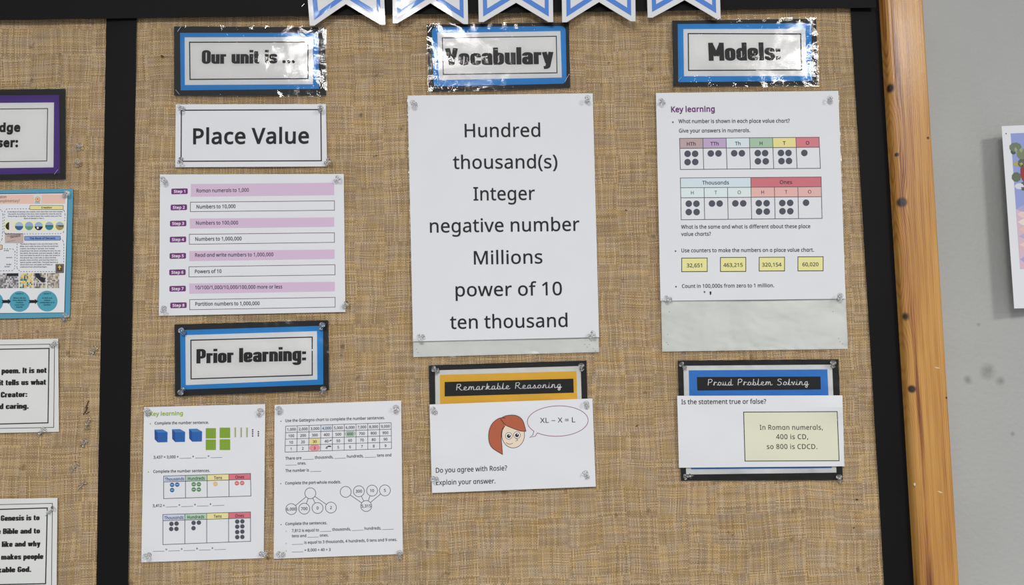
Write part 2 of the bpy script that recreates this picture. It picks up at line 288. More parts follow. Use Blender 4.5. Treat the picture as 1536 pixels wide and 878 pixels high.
def heavy_defs():
    L, R, s, t, T = 1.15, 4.05, 0.8, 6.2, 9.2
    r = 1.35
    bowl = ([(L, s), (R, s), (R, t), (L, t)], r, True)
    D = {}
    st = lambda x, y0, y1: ([(x, y0), (x, y1)], 0, False)
    dot = lambda x, y: ([(x, y), (x, y + 1.75)], 0, False)
    D['o'] = (5.2, [bowl]); D['O'] = (5.5, [([(L, s), (4.35, s), (4.35, T), (L, T)], 1.6, True)])
    D['n'] = (5.2, [st(L, 0, 7), ([(L, 3), (L, t), (R, t), (R, 0)], r, False)])
    D['h'] = (5.2, [st(L, 0, 10), ([(L, 3), (L, t), (R, t), (R, 0)], r, False)])
    D['m'] = (8.1, [st(L, 0, 7), ([(L, 3), (L, t), (R, t), (R, 0)], r, False), ([(R, 3), (R, t), (6.95, t), (6.95, 0)], r, False)])
    D['u'] = (5.2, [st(R, 0, 7), ([(L, 7), (L, s), (R, s), (R, 4)], r, False)])
    D['r'] = (3.7, [st(L, 0, 7), ([(L, 3), (L, 6.1), (3.7, 6.1)], 1.2, False)])
    D['i'] = (2.3, [st(L, 0, 7), dot(L, 8.2)]); D['l'] = (2.3, [st(L, 0, 10)]); D['I'] = (2.5, [st(1.25, 0, 10)])
    D['t'] = (3.5, [([(1.45, 9), (1.45, s), (3.5, s)], 1.0, False), ([(0, t), (3.4, t)], 0, False)])
    D['f'] = (3.5, [([(1.45, 0), (1.45, T), (3.5, T)], 1.0, False), ([(0, t), (3.4, t)], 0, False)])
    D['s'] = (5.0, [([(3.9, 4.8), (3.9, t), (L, t), (L, 3.9), (3.9, 3.2), (3.9, s), (L, s), (L, 2.3)], 1.1, False)])
    D['e'] = (5.2, [([(R, 2.2), (R, s), (L, s), (L, t), (R, t), (R, 3.2), (L, 3.2)], 1.1, False)])
    D['a'] = (5.2, [([(L, 5.0), (L, t), (R, t), (R, 0)], 1.2, False), ([(R, 3.7), (L, 3.7), (L, s), (R, s)], 1.0, False)])
    D['g'] = (5.2, [bowl, ([(R, 7), (R, -2.0), (L, -2.0), (L, -1.0)], 1.2, False)])
    D['d'] = (5.2, [bowl, st(R, 0, 10)]); D['b'] = (5.2, [bowl, st(L, 0, 10)])
    D['p'] = (5.2, [bowl, st(L, -2.8, 7)])
    D['c'] = (5.1, [([(R, 4.4), (R, t), (L, t), (L, s), (R, s), (R, 2.6)], r, False)])
    D['P'] = (5.6, [st(L, 0, 10), ([(L, T), (4.4, T), (4.4, 4.2), (L, 4.2)], 1.5, False)])
    D['B'] = (5.6, [st(L, 0, 10), ([(L, T), (4.3, T), (4.3, 5.1), (L, 5.1)], 1.3, False), ([(L, 5.1), (4.4, 5.1), (4.4, s), (L, s)], 1.3, False)])
    D['C'] = (5.4, [([(4.25, 6.4), (4.25, T), (L, T), (L, s), (4.25, s), (4.25, 3.4)], 1.6, False)])
    D['G'] = (5.5, [([(4.35, 6.8), (4.35, T), (L, T), (L, s), (4.35, s), (4.35, 4.8), (2.9, 4.8)], 1.5, False)])
    D['M'] = (7.6, [st(L, 0, 10), st(6.45, 0, 10), ([(1.0, 9.6), (3.8, 2.6)], 0, False), ([(6.6, 9.6), (3.8, 2.6)], 0, False)])
    D['V'] = (5.9, [([(0.95, 10), (2.95, 0.3)], 0, False), ([(4.95, 10), (2.95, 0.3)], 0, False)])
    D['v'] = (5.2, [([(0.95, 7), (2.6, 0.3)], 0, False), ([(4.25, 7), (2.6, 0.3)], 0, False)])
    D['y'] = (5.2, [([(0.95, 7), (2.6, 0.6)], 0, False), ([(4.25, 7), (2.5, -1.9), (0.6, -2.0)], 1.0, False)])
    D['w'] = (7.6, [([(0.95, 7), (2.3, 0.3)], 0, False), ([(2.3, 0.3), (3.8, 6.8)], 0, False), ([(3.8, 6.8), (5.3, 0.3)], 0, False), ([(5.3, .3), (6.65, 7)], 0, False)])
    D['k'] = (5.3, [st(L, 0, 10), ([(4.3, 7), (2.2, 3.7), (4.5, 0)], 0.1, False)])
    D['K'] = (5.7, [st(L, 0, 10), ([(4.7, 10), (2.3, 5.2), (4.9, 0)], 0.1, False)])
    D['.'] = (2.4, [([(1.2, 0), (1.2, 1.9)], 0, False)])
    D[':'] = (2.6, [([(1.3, 0.3), (1.3, 2.2)], 0, False), ([(1.3, 4.6), (1.3, 6.5)], 0, False)])
    D[' '] = (2.6, [])
    return D
HV = {}
for ch, (adv, paths) in heavy_defs().items():
    V = []; Fc = []
    for k, (pts, r, cl) in enumerate(paths):
        ps = [(x / 2.3, y / 1.6) for x, y in (rounded(pts, r, cl) if r else pts)]
        ps2 = []; np_ = len(ps)
        for i_ in range(np_ if cl else np_ - 1):
            a_, b_ = ps[i_], ps[(i_ + 1) % np_]; k_ = max(1, int(math.dist(a_, b_) / .7))
            ps2 += [(a_[0] + (b_[0] - a_[0]) * j_ / k_, a_[1] + (b_[1] - a_[1]) * j_ / k_) for j_ in range(k_)]
        if not cl: ps2.append(ps[-1])
        v, f = ribbon(ps2, 1.06, cl)
        b = len(V); V += [(x * .23, y * .16, k) for x, y in v]; Fc += [tuple(i + b for i in q) for q in f]
    HV[ch] = ((adv + .46) / 10, V, Fc)

def catmull(P, n=5):
    out = []
    m = len(P)
    for i in range(m - 1):
        p0 = P[max(0, i - 1)]; p1 = P[i]; p2 = P[i + 1]; p3 = P[min(m - 1, i + 2)]
        for j in range(n):
            t = j / n
            out.append(tuple(0.5 * (2 * p1[k] + (p2[k] - p0[k]) * t + (2 * p0[k] - 5 * p1[k] + 4 * p2[k] - p3[k]) * t * t + (3 * p1[k] - p0[k] - 3 * p2[k] + p3[k]) * t ** 3) for k in (0, 1)))
    out.append(P[-1]); return out
# joined hand: x height .55, capital 1, units of capital height; each letter starts and ends on the baseline join
CUR = {
 'R': (.78, [[(.08, 0), (.12, .5), (.16, 1)], [(.12, .98), (.5, 1), (.58, .78), (.42, .55), (.12, .5)], [(.3, .52), (.5, .2), (.66, 0), (.78, .03)]]),
 'P': (.66, [[(.08, 0), (.12, .5), (.16, 1)], [(.12, .98), (.5, 1), (.6, .76), (.42, .5), (.12, .47)]]),
 'S': (.7, [[(.62, .88), (.45, 1), (.2, .93), (.18, .7), (.42, .55), (.58, .35), (.5, .08), (.25, 0), (.05, .12)]]),
 'e': (.52, [[(0, .02), (.2, .2), (.4, .4), (.3, .56), (.14, .42), (.14, .15), (.28, 0), (.52, .04)]]),
 'm': (.86, [[(0, .02), (.1, .3), (.14, .55), (.12, 0)], [(.13, .2), (.28, .55), (.4, .45), (.38, 0)], [(.38, .2), (.55, .55), (.66, .45), (.66, .1), (.72, 0), (.86, .04)]]),
 'n': (.6, [[(0, .02), (.1, .3), (.14, .55), (.12, 0)], [(.13, .2), (.28, .55), (.4, .45), (.4, .1), (.46, 0), (.6, .04)]]),
 'a': (.58, [[(0, .02), (.2, .08)], [(.42, .5), (.25, .55), (.1, .3), (.18, 0), (.36, .15), (.43, .54), (.42, .1), (.48, 0), (.58, .04)]]),
 'd': (.6, [[(0, .02), (.2, .08)], [(.42, .5), (.25, .55), (.1, .3), (.18, 0), (.36, .15), (.46, 1), (.43, .1), (.5, 0), (.6, .04)]]),
 'r': (.46, [[(0, .02), (.1, .3), (.14, .55), (.12, 0)], [(.13, .25), (.26, .52), (.38, .5), (.46, .42)]]),
 'k': (.56, [[(0, .02), (.12, .4), (.2, 1), (.12, 0)], [(.14, .3), (.32, .55), (.4, .42), (.18, .28)], [(.22, .28), (.38, .05), (.56, .04)]]),
 'b': (.52, [[(0, .02), (.12, .4), (.2, 1), (.14, .2), (.22, 0), (.4, .1), (.4, .4), (.26, .52)], [(.3, .02), (.52, .04)]]),
 'l': (.36, [[(0, .02), (.12, .4), (.22, 1), (.15, .15), (.22, 0), (.36, .04)]]),
 's': (.5, [[(0, .02), (.2, .35), (.26, .55), (.36, .3), (.3, .02), (.14, .02), (.5, .04)]]),
 'o': (.54, [[(0, .02), (.1, .15)], [(.3, .55), (.12, .4), (.12, .1), (.28, 0), (.42, .2), (.4, .45), (.28, .55), (.4, .42), (.54, .4)]]),
 'i': (.3, [[(0, .02), (.1, .3), (.14, .55), (.12, .1), (.2, 0), (.3, .04)], [(.16, .78), (.17, .84)]]),
 'g': (.52, [[(0, .02), (.2, .08)], [(.42, .5), (.25, .55), (.1, .3), (.18, 0), (.36, .15), (.42, .54), (.38, -.3), (.24, -.42), (.16, -.25), (.3, -.08), (.52, .04)]]),
 'u': (.6, [[(0, .02), (.1, .3), (.12, .55), (.12, .15), (.2, 0), (.36, .15), (.42, .55), (.42, .1), (.48, 0), (.6, .04)]]),
 'v': (.5, [[(0, .3), (.1, .52), (.2, .3), (.24, 0), (.4, .35), (.4, .53), (.5, .45)]]),
 ' ': (.55, [])}
CV = {}
for ch, (adv, paths) in CUR.items():
    V = []; Fc = []
    for k, P in enumerate(paths):
        v, f = ribbon(catmull(P, 4), 0.092)
        b = len(V); V += [(x + y * .01, y, k) for x, y in v]; Fc += [tuple(i + b for i in q) for q in f]
    if ch not in ' RPS': V += [(adv - .02, 0, 0), (adv - .02, .09, 0), (adv + .1, .16, 0), (adv + .1, .07, 0)]; Fc.append((len(V) - 4, len(V) - 1, len(V) - 2, len(V) - 3))
    CV[ch] = (adv + (.08 if ch != ' ' else 0), V, Fc)

def layout(s, font, bold=0.0, track=0.0):
    """-> width, verts (x,y,k), faces; cap height 1"""
    x = 0; V = []; Fc = []; x0 = None; x1 = 0
    for ch in s:
        if font == 'heavy': adv, v, f = HV[ch]
        elif font == 'cursive': adv, v, f = CV[ch]
        else:
            if font == 'school' and ch == 'a': ch = 'ɑ'
            if ch == '_': adv, v, f = 0.92, [(0, -.15), (.94, -.15), (.94, -.05), (0, -.05)], [(0, 1, 2, 3)]
            elif ch == '–': adv, v, f = .8, [(.08, .36), (.72, .36), (.72, .46), (.08, .46)], [(0, 1, 2, 3)]
            else: adv, v, f = glyph(ch, bold)
        b = len(V)
        for q in v:
            V.append((q[0] + x, q[1], q[2] if len(q) > 2 else 0))
        Fc += [tuple(i + b for i in q) for q in f]
        if v:
            xs = [q[0] + x for q in v]; x1 = max(x1, max(xs)); x0 = min(xs) if x0 is None else min(x0, min(xs))
        x += adv + track
    x0 = x0 or 0
    return x1 - x0, [(a - x0, b, k) for a, b, k in V], Fc

# ------------------------------------------------------------------ sheets of paper and what is printed on them
def lean(x): return (x - 453.0) * 6.65e-5
def bil(q, u, v):
    (ax, ay), (bx, by), (cx, cy), (dx, dy) = q
    return ((ax * (1 - u) + bx * u) * (1 - v) + (dx * (1 - u) + cx * u) * v,
            (ay * (1 - u) + by * u) * (1 - v) + (dy * (1 - u) + cy * u) * v)
def inset(q, l, t, r, b):
    """quad inset by pixels"""
    w = (q[1][0] - q[0][0]); h = (q[3][1] - q[0][1])
    return [bil(q, l / w, t / h), bil(q, 1 - r / w, t / h), bil(q, 1 - r / w, 1 - b / h), bil(q, l / w, 1 - b / h)]

class Thing:
    def __init__(self, name, label, cat, quad, base, bend=0.0012, seed=0, curl=None, group=None, pins=True):
        self.q = quad; self.base = base; self.bend = bend; self.curl = curl; self.parts = {}; self.order = []
        rnd = random.Random(seed + 11); self.ph = [rnd.uniform(0, 6.28) for _ in range(6)]
        cx = sum(p[0] for p in quad) / 4; by = max(p[1] for p in quad)
        self.root = add_empty(name, at(cx, by, base), label, cat, group)
        # inverse of the corner frame
        (ax, ay), (bx, by_), _, (dx, dy) = quad
        self.M = np.linalg.inv(np.array([[bx - ax, dx - ax], [by_ - ay, dy - ay]])); self.o = (ax, ay)
    def h(self, px, py):
        u, v = self.M @ np.array([px - self.o[0], py - self.o[1]])
        u = min(1.05, max(-.05, u)); v = min(1.05, max(-.05, v)); p = self.ph
        z = self.bend * (0.5 * math.sin(math.pi * max(0, min(1, u))) + 0.5 * math.sin(math.pi * max(0, min(1, v))))
        z += self.bend * 0.16 * (math.sin(u * 7 + p[0] + v * 2) + math.sin(v * 8 + p[1] - u * 3) + math.sin((u + v) * 11 + p[2]) * .5 + math.sin((u - v) * 13 + p[3]) * .4) + self.bend * .35
        if self.curl: z += self.curl(u, v)
        return z
    def P(self, px, py, e=0.0):
        return at(px, py, self.base + self.h(px, py) + e)
    def part(self, name, mt, name_obj=None):
        k = name
        if k not in self.parts:
            self.parts[k] = dict(name=name_obj or name.split('#')[0], V=[], F=[], mi=[], mats=[], smooth=False); self.order.append(k)
        p = self.parts[k]
        if mt not in p['mats']: p['mats'].append(mt)
        return p, p['mats'].index(mt)
    def add(self, part, mt, verts, faces, layer=1):
        """verts: (px,py[,k]) pixels"""
        p, i = self.part(part, mt); b = len(p['V'])
        for v in verts:
            p['V'].append(self.P(v[0], v[1], 0.00008 + 0.00006 * layer + (v[2] * 0.000004 if len(v) > 2 else 0)))
        for f in faces:
            p['F'].append(tuple(b + j for j in f)); p['mi'].append(i)
    def quad(self, part, mt, q, layer=1, step=9.0):
        n = max(1, int(math.dist(q[0], q[1]) / step)); m = max(1, int(math.dist(q[0], q[3]) / step))
        V = [bil(q, i / n, j / m) for j in range(m + 1) for i in range(n + 1)]
        Fc = [(j * (n + 1) + i, (j + 1) * (n + 1) + i, (j + 1) * (n + 1) + i + 1, j * (n + 1) + i + 1) for j in range(m) for i in range(n)]
        self.add(part, mt, V, Fc, layer)
    def rquad(self, part, mt, q, r, layer=1):
        """rounded rectangle as a triangle fan with dense rim"""
        w = math.dist(q[0], q[1]); h = math.dist(q[0], q[3]); r = min(r, w / 2, h / 2)
        ys = [r * (1 - math.cos(math.pi / 2 * k / 5)) for k in range(6)]; m = max(1, int((h - 2 * r) / 9)) if h > 2 * r + .01 else 0
        rows = ys + [r + (h - 2 * r) * k / m for k in range(1, m)] + [h - y for y in reversed(ys)]
        if m == 0: rows = ys + [h - y for y in reversed(ys[:-1])]
        n = max(2, int(w / 9)); V = []
        for y in rows:
            e = min(y, h - y); ins = 0 if e >= r else r - math.sqrt(max(0, r * r - (r - e) ** 2))
            V += [bil(q, (ins + (w - 2 * ins) * i / n) / w, y / h) for i in range(n + 1)]
        self.add(part, mt, V, [(j * (n + 1) + i, (j + 1) * (n + 1) + i, (j + 1) * (n + 1) + i + 1, j * (n + 1) + i + 1) for j in range(len(rows) - 1) for i in range(n)], layer)
    def rpts(self, q, r, step=12):
        w = math.dist(q[0], q[1]); h = math.dist(q[0], q[3]); out = []
        for (cu, cv, a0) in ((r / w, r / h, 180), (1 - r / w, r / h, 270), (1 - r / w, 1 - r / h, 0), (r / w, 1 - r / h, 90)):
            for k in range(6):
                a = math.radians(a0 + k * 18)
                out.append(bil(q, cu + math.cos(a) * r / w, cv + math.sin(a) * r / h))
        return out
    def poly(self, part, mt, pts, layer=1):
        """convex-ish polygon fan about its centroid"""
        n = len(pts); cx = sum(p[0] for p in pts) / n; cy = sum(p[1] for p in pts) / n
        A = sum(pts[i][0] * pts[(i + 1) % n][1] - pts[(i + 1) % n][0] * pts[i][1] for i in range(n))
        if A < 0: pts = pts[::-1]
        self.add(part, mt, [(cx, cy)] + list(pts), [(0, 1 + (i + 1) % n, 1 + i) for i in range(n)], layer)
    def line(self, part, mt, pts, w, closed=False, layer=2, step=12, smooth=0):
        if smooth: pts = catmull(pts, smooth)
        P2 = []; m = len(pts)
        for i in range(m if closed else m - 1):
            a, b = pts[i], pts[(i + 1) % m]; k = max(1, int(math.dist(a, b) / step))
            P2 += [(a[0] + (b[0] - a[0]) * j / k, a[1] + (b[1] - a[1]) * j / k) for j in range(k)]
        if not closed: P2.append(pts[-1])
        V, Fc = ribbon(P2, w, closed)
        self.add(part, mt, V, [f[::-1] for f in Fc], layer)
    def dash(self, part, mt, pts, w, on=3.0, off=3.0, layer=2):
        for i in range(len(pts) - 1):
            a, b = pts[i], pts[i + 1]; L = math.dist(a, b) or 1e-6; s = 0
            while s < L - .05:
                e = min(L, s + on)
                self.line(part, mt, [(a[0] + (b[0] - a[0]) * s / L, a[1] + (b[1] - a[1]) * s / L), (a[0] + (b[0] - a[0]) * e / L, a[1] + (b[1] - a[1]) * e / L)], w, layer=layer)
                s += on + off
    def frame(self, part, mt, q, w, layer=2): self.line(part, mt, list(q), w, True, layer)
    def disc(self, part, mt, c, r, layer=2, ry=None, n=18):
        ry = ry or r
        self.poly(part, mt, [(c[0] + math.cos(2 * math.pi * i / n) * r, c[1] + math.sin(2 * math.pi * i / n) * ry) for i in range(n)], layer)
    def ring(self, part, mt, c, r, w, layer=2, ry=None, n=28):
        ry = ry or r
        self.line(part, mt, [(c[0] + math.cos(2 * math.pi * i / n) * r, c[1] + math.sin(2 * math.pi * i / n) * ry) for i in range(n)], w, True, layer)
    def text(self, s, x0, y0, x1, y1, cap, mt, font='noto', bold=0.0, part='lettering', layer=4, track=0.0):
        wd, V, Fc = layout(s, font, bold, track)
        if not V: return
        dx, dy = (x1 - x0) / wd, (y1 - y0) / wd
        ln_ = lean((x0 + x1) / 2)
        if part == 'lettering': part = 'lettering#%d%s' % (len(self.parts), 'S' if cap < 9 else '')
        self.add(part, mt, [(x0 + dx * x - ln_ * cap * y, y0 + dy * x - cap * y, k) for x, y, k in V], Fc, layer)
    def ctext(self, s, cx, cy, cap, mt, slope=0.0, font='school', bold=0.0, part='lettering', layer=4, sx=1.0, track=0.0):
        """centred text with natural width * sx"""
        wd, V, Fc = layout(s, font, bold, track); w = wd * cap * sx
        if not V: return
        self.text(s, cx - w / 2, cy + cap / 2 - slope * -w / 2 * -1, cx + w / 2, cy + cap / 2 + slope * w / 2, cap, mt, font, bold, part, layer, track)
    def sheet(self, name, mt, q=None, layer=0, thick=0.00025, n=None, back=0.0, seg=None):
        """a real sheet with thickness"""
        q = q or self.q
        n = max(6, int(math.dist(q[0], q[1]) / 9)); m = max(6, int(math.dist(q[0], q[3]) / 9))
        front = 0.0
        V = [self.P(*bil(q, i / n, j / m), front) for j in range(m + 1) for i in range(n + 1)]
        idx = lambda i, j: j * (n + 1) + i
        Fc = [(idx(i, j), idx(i, j + 1), idx(i + 1, j + 1), idx(i + 1, j)) for j in range(m) for i in range(n)]
        rim = [idx(i, 0) for i in range(n)] + [idx(n, j) for j in range(m)] + [idx(i, m) for i in range(n, 0, -1)] + [idx(0, j) for j in range(m, 0, -1)]
        b = len(V); V += [p + Vector((0, thick, 0)) for p in V]
        Fc += [tuple(b + i for i in f)[::-1] for f in Fc]
        k = len(rim)
        Fc += [(rim[i], rim[(i + 1) % k], b + rim[(i + 1) % k], b + rim[i]) for i in range(k)]
        mi = None
        o = mesh_obj(name, V, Fc, mt, self.root, mi)
        return o
    def film(self, mt, grow=3.0, lift=0.0004, q=None, seed=1):
        """clear laminate pouch: a thin wavy film over the card and a little beyond it"""
        q = q or self.q; q = inset(q, -grow, -grow, -grow, -grow)
        n = int(math.dist(q[0], q[1]) / 3); m = int(math.dist(q[0], q[3]) / 3)
        V = []
        for j in range(m + 1):
            for i in range(n + 1):
                u, v = i / n, j / m
                x, y = bil(q, u, v)
                edge = min(u * n, (1 - u) * n, v * m, (1 - v) * m) / 4.0
                e = max(0, 1 - edge)
                wv = noise.noise(Vector((x * .02 + seed * 7, y * .035, seed))) * .0006 + noise.noise(Vector((x * .09, y * .12, seed * 3))) * .00018 * (1 + e * 4)
                V.append(self.P(x, y, lift + 0.0011 + wv))
        Fc = [(j * (n + 1) + i, (j + 1) * (n + 1) + i, (j + 1) * (n + 1) + i + 1, j * (n + 1) + i + 1) for j in range(m) for i in range(n)]
        return mesh_obj('laminate_film', V, Fc, mt, self.root, smooth=True)
    def finish(self):
        panel = None
        for k in self.order:
            p = self.parts[k]
            host = panel if panel is not None and p['name'] in ('lettering', 'border_line') else self.root
            o = mesh_obj(p['name'], p['V'], p['F'], p['mats'], host, p['mi'])
            if p['name'] in ('white_panel', 'title_banner'): panel = o      # print belongs to its panel
            if k.endswith('S') or p['name'] in ('small_print', 'number_grid', 'printed_ones'): o['kind'] = 'stuff'   # letters too small to pick apart
        return self

# ------------------------------------------------------------------ special materials
def nodes(name):
    m = bpy.data.materials.new(name); m.use_nodes = True; nt = m.node_tree
    return m, nt, nt.nodes['Principled BSDF']
def nd(nt, t, **kw):
    n = nt.nodes.new(t)
    for k, v in kw.items():
        if k == 'op': n.operation = v
        elif k == 'inp':
            for i, x in v.items(): n.inputs[i].default_value = x
        else: setattr(n, k, v)
    return n
def mth(nt, op, a, b=None, c=None):
    n = nt.nodes.new('ShaderNodeMath'); n.operation = op
    for i, x in enumerate((a, b, c)):
        if x is None: continue
        if isinstance(x, (int, float)): n.inputs[i].default_value = x
        else: nt.links.new(x, n.inputs[i])
    return n.outputs[0]
def ramp(nt, fac, stops, interp='LINEAR'):
    r = nt.nodes.new('ShaderNodeValToRGB'); e = r.color_ramp.elements; r.color_ramp.interpolation = interp
    while len(e) < len(stops): e.new(.5)
    for q, (p, c) in zip(e, stops): q.position = p; q.color = lin(c) if len(c) == 3 else c
    nt.links.new(fac, r.inputs[0]); return r.outputs[0]

def make_hessian():
    m, nt, b = nodes('hessian'); L = nt.links.new
    geo = nd(nt, 'ShaderNodeNewGeometry'); sep = nd(nt, 'ShaderNodeSeparateXYZ')
    # threads wander a little
    w = nd(nt, 'ShaderNodeTexNoise', inp={'Scale': 14.0, 'Detail': 3.0}); L(geo.outputs['Position'], w.inputs['Vector'])
    ws = nd(nt, 'ShaderNodeVectorMath', op='MULTIPLY_ADD'); L(w.outputs['Color'], ws.inputs[0]); ws.inputs[1].default_value = (.010, 0, .010); L(geo.outputs['Position'], ws.inputs[2])
    w2 = nd(nt, 'ShaderNodeTexNoise', inp={'Scale': 90.0, 'Detail': 2.0}); L(geo.outputs['Position'], w2.inputs['Vector'])
    ws2 = nd(nt, 'ShaderNodeVectorMath', op='MULTIPLY_ADD'); L(w2.outputs['Color'], ws2.inputs[0]); ws2.inputs[1].default_value = (.0010, 0, .0010); L(ws.outputs[0], ws2.inputs[2])
    L(ws2.outputs[0], sep.inputs[0])
    PX = 0.00154; PZ = 0.00145
    u = mth(nt, 'DIVIDE', sep.outputs['X'], PX); v = mth(nt, 'DIVIDE', sep.outputs['Z'], PZ)
    cu = mth(nt, 'COSINE', mth(nt, 'MULTIPLY', u, math.pi)); cv = mth(nt, 'COSINE', mth(nt, 'MULTIPLY', v, math.pi))
    s = mth(nt, 'MULTIPLY', cu, cv)
    iu = mth(nt, 'ROUND', u); iv = mth(nt, 'ROUND', v)
    def strand(i, other, seed):
        cx = nd(nt, 'ShaderNodeCombineXYZ'); L(i, cx.inputs[0]); L(mth(nt, 'ROUND', mth(nt, 'MULTIPLY', other, 0.045)), cx.inputs[1]); cx.inputs[2].default_value = seed
        n = nd(nt, 'ShaderNodeTexWhiteNoise'); L(cx.outputs[0], n.inputs['Vector']); return n.outputs['Value']
    def thread(i, other, seed):
        cx = nd(nt, 'ShaderNodeCombineXYZ'); L(i, cx.inputs[0]); L(mth(nt, 'MULTIPLY', other, 0.03), cx.inputs[1]); cx.inputs[2].default_value = seed
        n = nd(nt, 'ShaderNodeTexNoise', inp={'Scale': 0.83, 'Detail': 1.0}); L(cx.outputs[0], n.inputs['Vector']); return n.outputs['Fac']
    tu = thread(iu, v, 3.3); tv = thread(iv, u, 9.1)
    su = strand(iu, v, 1.7); sv = strand(iv, u, 5.9)
    wu = mth(nt, 'MULTIPLY_ADD', su, .26, mth(nt, 'MULTIPLY_ADD', tu, .5, 0.56)); wv = mth(nt, 'MULTIPLY_ADD', sv, .26, mth(nt, 'MULTIPLY_ADD', tv, .5, 0.60))   # thread thickness
    hu = mth(nt, 'MULTIPLY', mth(nt, 'POWER', mth(nt, 'ABSOLUTE', cu), 0.8), mth(nt, 'MULTIPLY', wu, mth(nt, 'MULTIPLY_ADD', s, 0.38, 0.62)))
    hv = mth(nt, 'MULTIPLY', mth(nt, 'POWER', mth(nt, 'ABSOLUTE', cv), 0.8), mth(nt, 'MULTIPLY', wv, mth(nt, 'MULTIPLY_ADD', s, -0.38, 0.62)))
    hh = mth(nt, 'MAXIMUM', hu, hv)
    fib = nd(nt, 'ShaderNodeTexNoise', inp={'Scale': 1500.0, 'Detail': 2.0}); L(geo.outputs['Position'], fib.inputs['Vector'])
    big = nd(nt, 'ShaderNodeTexNoise', inp={'Scale': 9.0, 'Detail': 5.0, 'Roughness': .6}); 
    mp = nd(nt, 'ShaderNodeMapping'); mp.inputs['Scale'].default_value = (.7, 1, 1.8); L(geo.outputs['Position'], mp.inputs[0]); L(mp.outputs[0], big.inputs['Vector'])
    base = ramp(nt, hh, [(0.20, (32, 22, 13)), (0.42, (124, 99, 70)), (0.62, (181, 154, 119)), (1.0, (224, 198, 159))])
    # darker, browner patches of jute
    mx = nd(nt, 'ShaderNodeMix', data_type='RGBA', blend_type='MULTIPLY'); mx.inputs['Factor'].default_value = 1.0
    L(base, mx.inputs['A'])
    over = mth(nt, 'GREATER_THAN', hu, hv)
    ss = mth(nt, 'ADD', mth(nt, 'MULTIPLY', over, su), mth(nt, 'MULTIPLY', mth(nt, 'SUBTRACT', 1.0, over), sv))
    ss = mth(nt, 'MULTIPLY_ADD', mth(nt, 'POWER', ss, 2.5), .26, .92)
    tone = mth(nt, 'MULTIPLY', ss, mth(nt, 'MULTIPLY_ADD', big.outputs['Fac'], 0.36, 0.84))
    fb = mth(nt, 'MULTIPLY_ADD', fib.outputs['Fac'], 0.5, 0.75)
    # slubs: odd thick or dark fibres
    sl = nd(nt, 'ShaderNodeTexNoise', inp={'Scale': 55.0, 'Detail': 3.0}); L(geo.outputs['Position'], sl.inputs['Vector'])
    sl2 = ramp(nt, sl.outputs['Fac'], [(0.24, (.45, .42, .38, 1)), (0.34, (1, 1, 1, 1))])
    tn = mth(nt, 'MULTIPLY', tone, fb)
    cc = nd(nt, 'ShaderNodeCombineXYZ'); [L(tn, cc.inputs[i]) for i in range(3)]
    mx2 = nd(nt, 'ShaderNodeMix', data_type='RGBA', blend_type='MULTIPLY'); mx2.inputs['Factor'].default_value = 1.0
    L(cc.outputs[0], mx2.inputs['A']); L(sl2, mx2.inputs['B'])
    L(mx2.outputs['Result'], mx.inputs['B']); L(mx.outputs['Result'], b.inputs['Base Color'])
    b.inputs['Roughness'].default_value = .95; b.inputs['Specular IOR Level'].default_value = .15
    bp = nd(nt, 'ShaderNodeBump'); bp.inputs['Distance'].default_value = .0007; bp.inputs['Strength'].default_value = .7
    L(hh, bp.inputs['Height']); L(bp.outputs[0], b.inputs['Normal'])
    return m
HESS = make_hessian()

